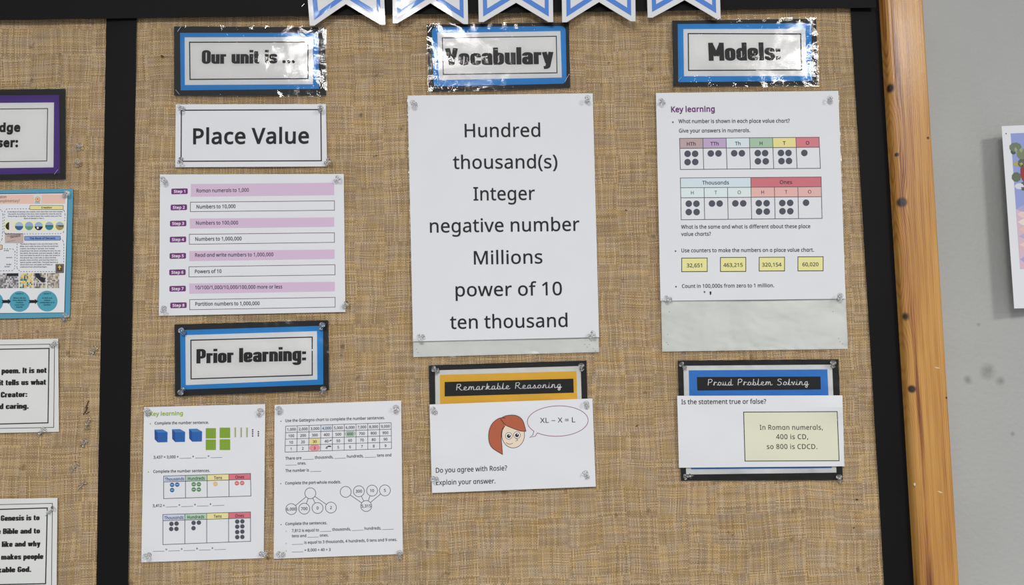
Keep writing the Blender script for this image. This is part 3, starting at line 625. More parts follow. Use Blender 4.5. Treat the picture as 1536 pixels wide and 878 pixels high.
def make_pine(knots, edge=None):
    """varnished pine, grain running upwards; knots = list of (x, z, r)"""
    m, nt, b = nodes('varnished_pine'); L = nt.links.new
    geo = nd(nt, 'ShaderNodeNewGeometry'); sep = nd(nt, 'ShaderNodeSeparateXYZ'); L(geo.outputs['Position'], sep.inputs[0])
    # rings: distance from a slightly leaning, wandering pith line
    n1 = nd(nt, 'ShaderNodeTexNoise', inp={'Scale': 1.0, 'Detail': 3.0}); mp = nd(nt, 'ShaderNodeMapping'); mp.inputs['Scale'].default_value = (14, 14, 1.6)
    L(geo.outputs['Position'], mp.inputs[0]); L(mp.outputs[0], n1.inputs['Vector'])
    x = mth(nt, 'MULTIPLY_ADD', n1.outputs['Fac'], 0.022, sep.outputs['X'])
    dark = None; defl = None
    for kx, kd, kz, kr in knots:
        dx = mth(nt, 'SUBTRACT', sep.outputs['X'], kx); dz = mth(nt, 'SUBTRACT', sep.outputs['Z'], kz); dyy = mth(nt, 'ADD', sep.outputs['Y'], kd)
        r2 = mth(nt, 'SQRT', mth(nt, 'ADD', mth(nt, 'MULTIPLY', dx, dx), mth(nt, 'ADD', mth(nt, 'MULTIPLY', mth(nt, 'MULTIPLY', dz, dz), 1.15), mth(nt, 'MULTIPLY', dyy, dyy))))
        k = mth(nt, 'SUBTRACT', 1.0, mth(nt, 'SMOOTH_MIN', mth(nt, 'DIVIDE', r2, kr * 1.5), 1.0, 0.1))
        dark = k if dark is None else mth(nt, 'MAXIMUM', dark, k)
        g = mth(nt, 'EXPONENT', mth(nt, 'MULTIPLY', mth(nt, 'ADD', mth(nt, 'MULTIPLY', mth(nt, 'MULTIPLY', dx, dx), 1.0 / (kr * 2.0) ** 2), mth(nt, 'MULTIPLY', mth(nt, 'MULTIPLY', dz, dz), 1.0 / (kr * 7) ** 2)), -1.0))
        g = mth(nt, 'MULTIPLY', g, kr * 1.4)
        defl = g if defl is None else mth(nt, 'ADD', defl, g)
    x = mth(nt, 'ADD', x, defl)
    ring = mth(nt, 'MULTIPLY_ADD', mth(nt, 'SINE', mth(nt, 'MULTIPLY', x, 3300.0)), .5, .5)
    ring2 = mth(nt, 'MULTIPLY_ADD', mth(nt, 'SINE', mth(nt, 'MULTIPLY', x, 700.0)), .5, .5)
    fine = nd(nt, 'ShaderNodeTexNoise', inp={'Scale': 1.0, 'Detail': 6.0, 'Roughness': .7}); mp2 = nd(nt, 'ShaderNodeMapping'); mp2.inputs['Scale'].default_value = (600, 600, 9)
    L(geo.outputs['Position'], mp2.inputs[0]); L(mp2.outputs[0], fine.inputs['Vector'])
    broad = nd(nt, 'ShaderNodeTexNoise', inp={'Scale': 1.0, 'Detail': 3.0}); mp3 = nd(nt, 'ShaderNodeMapping'); mp3.inputs['Scale'].default_value = (45, 45, 3.5)
    L(geo.outputs['Position'], mp3.inputs[0]); L(mp3.outputs[0], broad.inputs['Vector'])
    f = mth(nt, 'ADD', mth(nt, 'MULTIPLY', mth(nt, 'POWER', mth(nt, 'MULTIPLY', ring, mth(nt, 'MULTIPLY_ADD', broad.outputs['Fac'], 1.0, .4)), 2.0), .16), mth(nt, 'ADD', mth(nt, 'MULTIPLY', ring2, .06), mth(nt, 'ADD', mth(nt, 'MULTIPLY', fine.outputs['Fac'], .68), mth(nt, 'MULTIPLY', broad.outputs['Fac'], .55))))
    if edge is not None:          # darker brown streak along the rounded inner edge
        ex = mth(nt, 'SUBTRACT', sep.outputs['X'], mth(nt, 'MULTIPLY_ADD', sep.outputs['Z'], float(edge[0]), float(edge[1])))
        st = mth(nt, 'EXPONENT', mth(nt, 'MULTIPLY', mth(nt, 'MULTIPLY', ex, ex), -1.0 / .0044 ** 2))
        n5 = nd(nt, 'ShaderNodeTexNoise', inp={'Scale': 1.0, 'Detail': 3.0}); mp5 = nd(nt, 'ShaderNodeMapping'); mp5.inputs['Scale'].default_value = (160, 60, 7)
        L(geo.outputs['Position'], mp5.inputs[0]); L(mp5.outputs[0], n5.inputs['Vector'])
        f = mth(nt, 'ADD', f, mth(nt, 'MULTIPLY', st, mth(nt, 'MULTIPLY_ADD', n5.outputs['Fac'], 1.15, -.36)))
    col = ramp(nt, f, [(0.38, (210, 163, 94)), (0.64, (190, 138, 66)), (0.86, (160, 104, 44)), (1.1, (110, 56, 18))])
    mx = nd(nt, 'ShaderNodeMix', data_type='RGBA'); L(col, mx.inputs['A']); mx.inputs['B'].default_value = lin((40, 20, 14))
    L(ramp(nt, dark, [(0.0, (0, 0, 0, 1)), (0.42, (1, 1, 1, 1))]), mx.inputs['Factor'])
    L(mx.outputs['Result'], b.inputs['Base Color'])
    b.inputs['Roughness'].default_value = .55; b.inputs['Coat Weight'].default_value = .8; b.inputs['Coat Roughness'].default_value = .24
    bp = nd(nt, 'ShaderNodeBump'); bp.inputs['Distance'].default_value = .0004; bp.inputs['Strength'].default_value = .5
    L(fine.outputs['Fac'], bp.inputs['Height']); L(bp.outputs[0], b.inputs['Normal']); L(bp.outputs[0], b.inputs['Coat Normal'])
    return m

def make_film(name, rough, bump_st, fr=1.0, tint=1.0):
    m = bpy.data.materials.new(name); m.use_nodes = True; nt = m.node_tree; nt.nodes.clear(); L = nt.links.new
    out = nd(nt, 'ShaderNodeOutputMaterial'); mix = nd(nt, 'ShaderNodeMixShader'); tr = nd(nt, 'ShaderNodeBsdfTransparent'); gl = nd(nt, 'ShaderNodeBsdfGlossy')
    tr.inputs[0].default_value = (tint, tint, tint, 1); gl.inputs['Roughness'].default_value = rough
    geo = nd(nt, 'ShaderNodeNewGeometry')
    n = nd(nt, 'ShaderNodeTexNoise', inp={'Scale': 330.0, 'Detail': 4.0, 'Roughness': .6}); L(geo.outputs['Position'], n.inputs['Vector'])
    n2 = nd(nt, 'ShaderNodeTexNoise', inp={'Scale': 42.0, 'Detail': 3.0}); L(geo.outputs['Position'], n2.inputs['Vector'])
    hgt = mth(nt, 'ADD', mth(nt, 'MULTIPLY', n.outputs['Fac'], .30), mth(nt, 'MULTIPLY', n2.outputs['Fac'], .55))
    bp = nd(nt, 'ShaderNodeBump'); bp.inputs['Distance'].default_value = .0014; bp.inputs['Strength'].default_value = bump_st
    L(hgt, bp.inputs['Height']); L(bp.outputs[0], gl.inputs['Normal'])
    fz = nd(nt, 'ShaderNodeFresnel', inp={'IOR': 1.5}); L(bp.outputs[0], fz.inputs['Normal'])
    L(mth(nt, 'MULTIPLY', fz.outputs[0], fr), mix.inputs[0]); L(tr.outputs[0], mix.inputs[1]); L(gl.outputs[0], mix.inputs[2]); L(mix.outputs[0], out.inputs[0])
    return m
FILM = make_film('laminate', .03, .36, 1.35)
FILM_SOFT = make_film('laminate_soft', .16, .22, .9)

def make_clear():
    m, nt, b = nodes('clear_plastic')
    b.inputs['Base Color'].default_value = (1, 1, 1, 1); b.inputs['Roughness'].default_value = .08
    b.inputs['Transmission Weight'].default_value = .93; b.inputs['IOR'].default_value = 1.36
    return m
CLEAR = make_clear()
STEEL, _nt, _b = nodes('steel'); _b.inputs['Metallic'].default_value = 1; _b.inputs['Base Color'].default_value = (.75, .75, .76, 1); _b.inputs['Roughness'].default_value = .25

PAPER = mat('white_paper', (216, 217, 221), .7, .3, mottle=.03, mscale=25, bump=(90, .25, .0006))
PAPER_W = mat('plain_white_paper', (211, 212, 211), .7, .3, mottle=.03, mscale=25, bump=(90, .3, .0007))
LAM_BLANK = mat('laminated_blank_paper', (213, 215, 212), .45, .4, coat=.5, coat_rough=.25, mottle=.04, mscale=30, bump=(35, .35, .0012))
INK = mat('black_ink', (32, 32, 37), .6, .3)
GREYINK = mat('grey_ink', (56, 56, 64), .6, .3)
SOFTINK = mat('soft_ink', (92, 92, 100), .6, .3)
HEAVY = mat('heavy_black_ink', (28, 27, 30), .55, .3)
BLACKCARD = mat('black_card', (24, 23, 26), .6, .3, mottle=.12, mscale=200)
BLACKSTRIP = mat('black_paper', (11, 10, 12), .65, .2, mottle=.1, mscale=150)
BLUE = mat('blue_card', (28, 134, 206), .6, .35)
PANEL = mat('bright_white_card', (226, 228, 234), .7, .3, mottle=.02, mscale=25)
PURPLE = mat('purple_card', (74, 42, 128), .6, .35)
TEAL = mat('teal_card', (84, 150, 176), .6, .3)
def ink(r, g, b): return mat('print_%d_%d_%d' % (r, g, b), (r, g, b), .65, .3)

# ------------------------------------------------------------------ wall
def make_wall():
    m, nt, b = nodes('grey_wall_paint'); L = nt.links.new
    geo = nd(nt, 'ShaderNodeNewGeometry')
    n = nd(nt, 'ShaderNodeTexNoise', inp={'Scale': 6.0, 'Detail': 4.0}); L(geo.outputs['Position'], n.inputs['Vector'])
    c = ramp(nt, n.outputs['Fac'], [(0.3, (160, 161, 159)), (.7, (168, 169, 167))])
    f = None
    for (px, py, r) in ((1482, 558, .0075), (1500, 572, .0045), (1452, 570, .0042), (1519, 651, .0022), (1468, 487, .0018)):
        p = at(px, py, -.012); d = nd(nt, 'ShaderNodeVectorMath', op='DISTANCE'); L(geo.outputs['Position'], d.inputs[0]); d.inputs[1].default_value = p
        k = mth(nt, 'SUBTRACT', 1.0, mth(nt, 'MINIMUM', mth(nt, 'DIVIDE', d.outputs['Value'], r * 1.6), 1.0))
        f = k if f is None else mth(nt, 'MAXIMUM', f, k)
    n3 = nd(nt, 'ShaderNodeTexNoise', inp={'Scale': 90.0, 'Detail': 3.0}); L(geo.outputs['Position'], n3.inputs['Vector'])
    f = mth(nt, 'MULTIPLY', mth(nt, 'MULTIPLY', f, n3.outputs['Fac']), .9)
    mx = nd(nt, 'ShaderNodeMix', data_type='RGBA'); L(f, mx.inputs['Factor']); L(c, mx.inputs['A']); mx.inputs['B'].default_value = lin((70, 68, 64)); L(mx.outputs['Result'], b.inputs['Base Color'])
    n2 = nd(nt, 'ShaderNodeTexNoise', inp={'Scale': 190.0, 'Detail': 4.0}); L(geo.outputs['Position'], n2.inputs['Vector'])
    bp = nd(nt, 'ShaderNodeBump'); bp.inputs['Distance'].default_value = .0011; bp.inputs['Strength'].default_value = .6
    L(n2.outputs['Fac'], bp.inputs['Height']); L(bp.outputs[0], b.inputs['Normal'])
    b.inputs['Roughness'].default_value = .6; b.inputs['Specular IOR Level'].default_value = .35
    return m
WY = 0.012
def box(x0, x1, y0, y1, z0, z1):
    V = [(x, y, z) for z in (z0, z1) for y in (y0, y1) for x in (x0, x1)]
    return V, [(0, 2, 3, 1), (4, 5, 7, 6), (0, 1, 5, 4), (2, 6, 7, 3), (0, 4, 6, 2), (1, 3, 7, 5)]
V, Fc = box(-1.6, 1.5, WY, WY + .1, .3, 2.72)
o = mesh_obj('wall_back', V, Fc, make_wall()); o['kind'] = 'structure'

# ------------------------------------------------------------------ notice board
board = add_empty('notice_board', (0, 0, .9), 'large wall notice board covered in brown hessian with a varnished pine frame', 'notice board')
def wrinkle(x, z):
    a = noise.noise(Vector((x * 3.5, 5, z * 14))) * .0012 + noise.noise(Vector((x * 9, 1, z * 22 + x * 6))) * .0007
    return a
# hessian cloth
X0, X1 = -1.0, at(1325, 439, 0).x + .012; Z0, Z1 = at(700, 1010).z, at(700, -150).z
nx, nz = 330, 170
V = [(X0 + (X1 - X0) * i / nx, -(.0010 + .9 * wrinkle(X0 + (X1 - X0) * i / nx, Z0 + (Z1 - Z0) * j / nz)), Z0 + (Z1 - Z0) * j / nz) for j in range(nz + 1) for i in range(nx + 1)]
Fc = [(j * (nx + 1) + i, j * (nx + 1) + i + 1, (j + 1) * (nx + 1) + i + 1, (j + 1) * (nx + 1) + i) for j in range(nz) for i in range(nx)]
mesh_obj('hessian_covering', V, Fc, HESS, board, smooth=True)
V, Fc = box(X0, X1, .003, .0118, Z0, Z1)
mesh_obj('backing_board', V, Fc, mat('soft_board', (150, 130, 100), .9), board)
# pine frame: right upright and top rail (rounded inner edge)
FD = .017
def edge_x(pts, depth):
    a = [at(x, y, depth) for x, y in pts]
    k = np.polyfit([p.z for p in a], [p.x for p in a], 1); return k
kin = edge_x([(1318.6, 0), (1334, 300), (1351, 590), (1371.8, 878)], .001)
kout = edge_x([(1386, 0), (1403.3, 300), (1422, 590), (1441, 878)], FD)
EDGE = (kin[0], kin[1] + .0095)
kn = [(1333, 132, .0052, .014), (1345, 232, .0022, .0155), (1353, 303.5, .0050, .0165), (1356, 475, .0050, .0165), (1367.5, 584, .0040, .0165), (1392, 207, .0014, .017), (1420, 597, .0012, .017)]
PINE = make_pine([(at(x, y, d).x, d, at(x, y, d).z, r) for x, y, r, d in kn], EDGE)
def rail_profile(a, b, r0=.008, r1=.003):
    """(position, depth) outline across the rail from the inner to the outer edge"""
    pr = [(a, -.010)]
    for k in range(9):
        t = math.pi / 2 * k / 8; pr.append((a + r0 - r0 * math.cos(t), FD - r0 + r0 * math.sin(t)))
    for k in range(6):
        t = math.pi / 2 * k / 5; pr.append((b - r1 + r1 * math.sin(t), FD - r1 + r1 * math.cos(t)))
    pr.append((b, -.0118)); return pr
def extr(rows):
    n = len(rows[0]); V = [p for r in rows for p in r]
    Fc = [(j * n + i, j * n + i + 1, (j + 1) * n + i + 1, (j + 1) * n + i) for j in range(len(rows) - 1) for i in range(n - 1)]
    Fc += [tuple(range(n))[::-1], tuple((len(rows) - 1) * n + i for i in range(n))]
    return V, Fc
rows = []
for j in range(41):
    z = Z0 + (Z1 - Z0) * j / 40
    a = kin[0] * z + kin[1]; b_ = kout[0] * z + kout[1]
    rows.append([(x, -d, z) for x, d in rail_profile(a, b_)])
V, Fc = extr(rows)
mesh_obj('frame_rail', V, Fc, PINE, board, smooth=True).data.polygons[-1].use_smooth = False
# scuffs of white paint on the upright
def scuff(px, py, w, h, a):
    c, s = math.cos(a), math.sin(a)
    P = [(-w, 0), (-w * .3, -h), (w * .6, -h * .7), (w, h * .3), (w * .1, h)]
    return [tuple(at(px + x * c - y * s, py + x * s + y * c, FD + .0001)) for x, y in P]
for q in ((1405.5, 552, 4.5, 1.0, .1), (1410, 738.5, 4.5, 1.1, .35), (1372, 727, 1.6, 2.6, 0)):
    mesh_obj('paint_scuff', scuff(*q), [(4, 3, 2, 1, 0)], mat('scuff', (208, 186, 158), .8), board)

# black border strips
def strip(name, label, quad, d, flare=None, nseg=60, horizontal=False):
    root = add_empty(name, at(sum(p[0] for p in quad) / 4, max(p[1] for p in quad), d), label, 'border strip')
    n, m = (nseg, 6) if horizontal else (6, nseg)
    V = []
    for j in range(m + 1):
        for i in range(n + 1):
            u, v = i / n, j / m; x, y = bil(quad, u, v)
            V.append(at(x, y, d + (flare(u, v, x, y) if flare else 0)))
    k = len(V)
    Fc = [(j * (n + 1) + i, (j + 1) * (n + 1) + i, (j + 1) * (n + 1) + i + 1, j * (n + 1) + i + 1) for j in range(m) for i in range(n)]
    V += [p + Vector((0, .0003, 0)) for p in V]
    Fc += [tuple(i + k for i in f)[::-1] for f in Fc]
    rim = [i for i in range(n)] + [j * (n + 1) + n for j in range(m)] + [m * (n + 1) + i for i in range(n, 0, -1)] + [j * (n + 1) for j in range(m, 0, -1)]
    Fc += [(rim[i], rim[(i + 1) % len(rim)], k + rim[(i + 1) % len(rim)], k + rim[i]) for i in range(len(rim))]
    mesh_obj('paper_strip', V, Fc, BLACKSTRIP, root, smooth=False)
    return root
wv = lambda u, v, x, y: .0006 + .0006 * math.sin(y * .013 + u * 2) + .0004 * math.sin(y * .031)
strip('border_strip', 'black paper strip running down the hessian between the two displays', [(161, -60), (206, -60), (191, 960), (143, 960)], .0022, wv)
strip('border_strip', 'black paper strip down the right edge beside the pine frame', [(1271.5, -60), (1317, -60), (1378, 960), (1331.5, 960)], .0022, lambda u, v, x, y: .0006 * (1 - u) + .0008 * (1 - u) * math.sin(y * .017) ** 2)
strip('border_strip', 'black paper strip along the top edge behind the bunting',
      [(-70, -70), (1310, -78), (1314.5, 11.5), (-70, 31)], .0034, lambda u, v, x, y: (.0045 + .0008 * math.sin(x * .02)) * v * v, 120, True)
# top rail above the frame of the picture
zt = at(700, -95).z
rows = []
for i in range(31):
    x = X0 + (kin[0] * zt + kin[1] - X0) * i / 30
    rows.append([(x, -d, z) for z, d in rail_profile(zt, zt + .05)][::-1])
V, Fc = extr(rows)
mesh_obj('frame_rail', V, Fc, make_pine([(-.3, .017, zt + .02, .004)]), board, smooth=True)

# ------------------------------------------------------------------ heading cards
def heading(name, label, black, col, white, rect, cmat, base, film=None, seed=0, rr=0.0, lw=1.7, bend=.0012, part_col='coloured_mount'):
    t = Thing(name, label, 'sign', black, base, bend=bend, seed=seed)
    t.sheet('backing_card', BLACKCARD)
    if rr: t.rquad(part_col, cmat, col, rr, 1)
    else: t.quad(part_col, cmat, col, 1)
    t.quad('white_panel', PANEL, white, 2)
    t.frame('border_line', INK, rect, lw, 3)
    return t

t = heading('heading_card', 'blue edged laminated heading card reading Our unit is',
    [(261, 39.5), (487.5, 41), (489, 143), (261, 143.5)], [(270, 49.3), (477.7, 49.3), (478.4, 133.3), (271, 135.6)],
    [(276.9, 56), (469, 55.5), (469.5, 126.4), (277.3, 127.6)], [(284.3, 63.4), (462, 63), (462, 118), (285, 119.2)], BLUE, .0026, seed=1)
t.text('Our unit is', 302.7, 95.8, 416, 95.2, 20.5, HEAVY, 'heavy')
for x in (426, 433, 440): t.disc('lettering', HEAVY, (x, 92.6), 2.5, 4, ry=2.4)
t.film(FILM, 2, seed=1); t.finish(); OUR = t

t = heading('heading_card', 'blue edged laminated heading card reading Vocabulary',
    [(640.4, 36.6), (853.3, 33.7), (855.5, 131.3), (643.4, 137.8)], [(647.5, 41), (848.4, 39), (850, 125.5), (650.4, 129.8)],
    [(656, 49.7), (840.6, 46.6), (842.8, 116.3), (658.6, 120.2)], [(663.5, 57), (834.4, 54.4), (835.5, 109.3), (665, 111.8)], BLUE, .0026, seed=2, rr=7, lw=1.4)
t.text('Vocabulary', 667.8, 98.5, 830.5, 96, 26, HEAVY, 'heavy')
t.film(FILM, 1.5, seed=8); t.finish(); VOC = t

t = heading('heading_card', 'blue edged laminated heading card reading Models',
    [(1008.3, 31), (1224.3, 28.2), (1226.4, 127.5), (1010, 129.4)], [(1016.5, 36), (1217, 35), (1218.4, 121.2), (1017.4, 123.4)],
    [(1025, 43.7), (1208.2, 43.2), (1210, 113.9), (1026, 114.4)], [(1032.3, 50.4), (1201, 51), (1202.4, 105), (1032.9, 105.7)], BLUE, .0026, seed=3)
t.text('Models:', 1063, 91.2, 1171.4, 90.4, 27, HEAVY, 'heavy')
t.film(FILM, 2.5, seed=5); t.finish(); MOD = t

t = heading('heading_card', 'blue edged heading card with thick black margin reading Prior learning',
    [(261.7, 487), (492, 480.4), (493.4, 585.5), (262.5, 595)], [(270.2, 495.5), (484.5, 488.9), (484.9, 577.2), (271.2, 584.8)],
    [(278.1, 503), (475.4, 497), (476, 569.7), (278.7, 578)], [(286.3, 510.6), (468.3, 505.9), (468.3, 563), (286.6, 568.7)], BLUE, .0026, seed=4, bend=.0018)
t.text('Prior learning:', 294.6, 545.6, 459, 541.3, 21.5, HEAVY, 'heavy')
t.film(FILM_SOFT, 1, seed=4); t.finish()

# purple card at the left edge
t = heading('heading_card', 'purple edged heading card with bold black text at the left edge',
    [(-60, 135), (97.8, 133.1), (98, 269), (-60, 271.3)], [(-52, 143.6), (88.6, 142.5), (90, 260), (-52, 263)],
    [(-46, 154.9), (81, 153.8), (80.2, 251.2), (-46, 252.8)], [(-38, 164), (71.4, 162.9), (70.1, 241.6), (-38, 243)], PURPLE, .0026, seed=6, lw=1.2)
t.text('dge', -1.5, 197.3, 30.3, 196.9, 11.5, HEAVY, bold=.095)
t.text('ser:', -4, 220.2, 27, 219.9, 11.5, HEAVY, bold=.095)
t.film(FILM_SOFT, 1.5, seed=7); t.finish()

# plain card Place Value
t = Thing('title_card', 'white card with a thin black border reading Place Value in bold', 'sign',
    [(263.6, 156.6), (488.8, 156.2), (490.7, 249.8), (262.8, 251)], .0024, .0016, 21)
t.sheet('paper_sheet', PAPER)
t.frame('border_line', INK, [(272, 165.4), (481.2, 164.4), (482, 241.2), (271.6, 242)], 1.6)
t.text('Place Value', 289.6, 215.9, 463.4, 214.8, 22.6, INK, bold=.034)
t.finish()

# left column cards of text
t = Thing('text_card', 'white double bordered text card at the left edge mentioning a poem', 'sign',
    [(-60, 510.5), (87.2, 508.4), (88.3, 648), (-60, 651)], .0024, .0018, 22)
t.sheet('paper_sheet', PAPER_W)
t.line('border_line', INK, [(-55, 518.6), (81.8, 516.4), (80.5, 641.5), (-55, 644)], .8)
t.line('border_line', INK, [(-50, 525), (73.6, 522.9), (71.9, 634.6), (-50, 637.6)], 1.5)
for s, x0, x1, y in (('poem. It is not', 2.2, 69.7, 560), ('it tells us what', -1.5, 68.8, 577.8), ('Creator:', 1, 40.7, 596), ('nd caring.', -7, 42.9, 613.6)):
    t.text(s, x0, y + .6, x1, y - .4, 8.4, HEAVY, 'heavy')
t.finish()
t = Thing('text_card', 'white double bordered text card in the bottom left corner mentioning Genesis', 'sign',
    [(-60, 750), (86.1, 747.2), (84.6, 900), (-60, 902)], .0024, .0018, 23)
t.sheet('paper_sheet', PAPER_W)
t.line('border_line', INK, [(-55, 758.6), (78.6, 755.5), (77, 893), (-55, 895)], .8)
t.line('border_line', INK, [(-50, 766), (70.9, 762.4), (68.3, 876), (-50, 878.5)], 1.6)
for s, x0, x1, y in (('Genesis is to', 1, 59.2, 781.2), ('e Bible and to', -4.5, 59.8, 801), ('like and why', 2.5, 60.4, 820.3), ('makes people', 1.6, 64.8, 839.4), ('kable God.', -3.5, 46.6, 858.8)):
    t.text(s, x0, y + .6, x1, y - .5, 8.2, HEAVY, 'heavy')
t.finish()

# ------------------------------------------------------------------ steps sheet
t = Thing('steps_sheet', 'white sheet listing eight numbered steps with mauve bars', 'paper',
    [(240, 261.8), (515.6, 261), (518.2, 468.2), (238.4, 474)], .0024, .0016, 24)
t.sheet('paper_sheet', PAPER)
MAUVE = ink(204, 180, 204); PLUM = ink(108, 52, 112); PLINE = ink(84, 70, 88); WHITEP = ink(225, 215, 228)
def c7(x, y): return (230 + x / 3.817, 250 + y / 3.817)
bars = [(215, 100, 172, 1035, 93, 163), (212, 204, 258, 1037, 196, 250), (209, 298, 354, 1035, 291, 344), (206, 388, 445, 1037, 379, 434),
        (206, 484, 541, 1037, 475, 528), (204, 574, 632, 1040, 562, 620), (206, 670, 728, 1039, 660, 714), (208, 762, 820, 1041, 749, 805)]
txt = [('Roman numerals to 1,000', 247, 547, 148, 144), ('Numbers to 10,000', 247, 470, 240, 237), ('Numbers to 100,000', 244, 485, 333, 331), ('Numbers to 1,000,000', 240, 505, 425, 422),
       ('Read and write numbers to 1,000,000', 239, 687, 517, 513), ('Powers of 10', 238, 390, 611, 609), ('10/100/1,000/10,000/100,000 more or less', 239, 738, 703, 698), ('Partition numbers to 1,000,000', 240, 608, 797, 793)]
bx = [103, 99, 95, 94, 93, 91, 92, 97]; byy = [142, 234, 326, 418, 512, 606, 700, 795]
for i in range(8):
    l, t0, b0, r, t1, b1 = bars[i]; q = [c7(l, t0), c7(r, t1), c7(r, b1), c7(l, b0)]
    if i % 2 == 0: t.quad('step_bar#%d' % i, MAUVE, q, 1)
    else: t.frame('step_box#%d' % i, PLINE, q, .75, 1)
    s, x0, x1, y0, y1 = txt[i]; t.text(s, *c7(x0, y0), *c7(x1, y1), 5.3, GREYINK, 'school', bold=.02)
    x, y = c7(bx[i], byy[i]); q = [(x, y - 4.1), (x + 24.6, y - 4.6), (x + 24.6, y + 3.9), (x, y + 4.4)]
    t.rquad('step_badge#%d' % i, PLUM, q, 1.8, 1)
    t.ctext('Step %d' % (i + 1), x + 12.3, y, 4.0, WHITEP, -.015, bold=.05, sx=1.05, part='step_badge#%d' % i)
t.finish()

# ------------------------------------------------------------------ sheets of sums at the lower left
GREEN = ink(140, 178, 62); THB = ink(192, 202, 226); HGR = ink(168, 198, 176); TYE = ink(232, 212, 150); ORE = ink(208, 112, 126)
COUNT = ink(78, 80, 92); TL = ink(80, 82, 88)
t = Thing('worksheet', 'worksheet with green Key learning title and printed blue cubes', 'paper',
    [(216.1, 611.1), (397.9, 606.4), (395.6, 837.7), (211.9, 844)], .0024, .0018, 25)
t.sheet('paper_sheet', PAPER)
def a1(x, y): return (205 + x / 6.755, 600 + y / 6.755)
def a2(x, y): return (205 + x / 5.855, 700 + y / 5.855)
t.text('Key learning', *a1(132, 163), *a1(468, 155), 5.7, GREEN, 'school', bold=.045)
for p in (a1(139, 243), a1(119, 732)): t.disc('lettering', GREEN, p, 1.0, n=8)
t.text('Complete the number sentence.', *a1(183, 251), *a1(730, 243), 4.1, GREYINK, 'school', bold=.02)
CB = ink(46, 98, 168); CBT = ink(66, 118, 176); CBD = ink(36, 76, 140); SQG = ink(132, 164, 58); SQD = ink(96, 128, 36); CBL = ink(38, 84, 150)
for i, (x, y) in enumerate(((180, 300), (358, 297), (530, 293))):
    pn = 'printed_cube#%d' % i
    A = a1(x, y + 2); B = a1(x + 82, y); Cc = a1(x + 133, y + 29); D = a1(x + 33, y + 32); E_ = a1(x + 131, y + 130); Fq = a1(x + 33, y + 132); G = a1(x + 2, y + 100)
    t.poly(pn, CBT, [A, B, Cc, D], 1); t.poly(pn, CBD, [A, D, Fq, G], 1); t.poly(pn, CB, [D, Cc, E_, Fq], 1)
    for k in range(1, 6):
        t.line(pn, CBL, [bil([D, Cc, E_, Fq], k / 6, 0), bil([D, Cc, E_, Fq], k / 6, 1)], .3); t.line(pn, CBL, [bil([D, Cc, E_, Fq], 0, k / 6), bil([D, Cc, E_, Fq], 1, k / 6)], .3)
for i, (x0, y0, x1, y1) in enumerate(((702, 290, 800, 390), (843, 285, 945, 385), (702, 405, 800, 507), (843, 403, 945, 507))):
    pn = 'printed_square#%d' % i; q = [a1(x0, y0), a1(x1, y0), a1(x1, y1), a1(x0, y1)]
    t.quad(pn, SQG, q, 1); t.frame(pn, SQD, q, .5, 2)
    for k in range(1, 6):
        t.line(pn, SQD, [bil(q, k / 6, 0), bil(q, k / 6, 1)], .25); t.line(pn, SQD, [bil(q, 0, k / 6), bil(q, 1, k / 6)], .25)
for i, (x, c) in enumerate(((997, ink(176, 178, 130)), (1057, ink(178, 172, 142)), (1116, ink(170, 176, 140)))):
    t.quad('printed_rod#%d' % i, c, [a1(x - 8, 282), a1(x + 9, 281), a1(x + 8, 379), a1(x - 7, 381)], 1)
    t.line('printed_rod#%d' % i, SQD, [a1(x + 6, 282), a1(x + 6, 379)], .5)
MAR = ink(96, 34, 66)
for x, ys in ((1175, (305, 325, 345, 367)), (1233, (324, 345, 365))):
    for y in ys: t.disc('printed_ones', MAR, a1(x, y), 1.15, n=10)
t.text('3,437 = 3,000 + _____ + _____ + _____', *a1(170, 597), *a1(865, 582), 4.2, GREYINK, bold=.02)
t.text('Complete the number sentences.', *a1(168, 741), *a1(742, 731), 4.1, GREYINK, 'school', bold=.02)
def table(t, pn, q, heads, colors, hv, cap, dots, r, cols=4, lw=.8, tilt=None):
    for i in range(cols):
        cq = [bil(q, i / cols, 0), bil(q, (i + 1) / cols, 0), bil(q, (i + 1) / cols, hv), bil(q, i / cols, hv)]
        t.quad(pn, colors[i], cq, 1)
        c = bil(q, (i + .5) / cols, hv * .56); sl = (q[1][1] - q[0][1]) / (q[1][0] - q[0][0])
        t.ctext(heads[i], c[0], c[1], cap, GREYINK, sl, bold=.02, sx=.84 if cols == 4 else 1.0)
        if i: t.line(pn, TL, [bil(q, i / cols, 0), bil(q, i / cols, 1)], lw)
    t.line(pn, TL, [bil(q, 0, hv), bil(q, 1, hv)], lw); t.frame(pn, TL, q, lw)
    for p, c in dots:
        t.disc(pn, c, p, r)
q = [a2(237, 85), a2(1000, 62), a2(1003, 260), a2(237, 283)]
dots = [(a2(*p), ink(44, 104, 156)) for p in ((311, 162), (356, 160), (311, 208))] + [(a2(*p), ink(84, 138, 88)) for p in ((501, 157), (546, 157), (501, 203), (546, 203))] + [(a2(691, 154), ink(216, 180, 108))] + [(a2(*p), ink(204, 104, 98)) for p in ((880, 148), (926, 146))]
table(t, 'place_value_chart#0', q, ['Thousands', 'Hundreds', 'Tens', 'Ones'], [THB, HGR, TYE, ORE], .26, 4.6, dots, 3.3)
for p, c in dots: t.line('place_value_chart#0', ink(200, 205, 210), [(p[0] - 2, p[1]), (p[0] + 2, p[1])], .9, layer=4)
t.text('3,412 = _____ + _____ + _____ + _____', *a2(140, 358), *a2(768, 340), 4.2, GREYINK, bold=.02)
q = [a2(230, 423), a2(1000, 400), a2(1000, 658), a2(230, 687)]
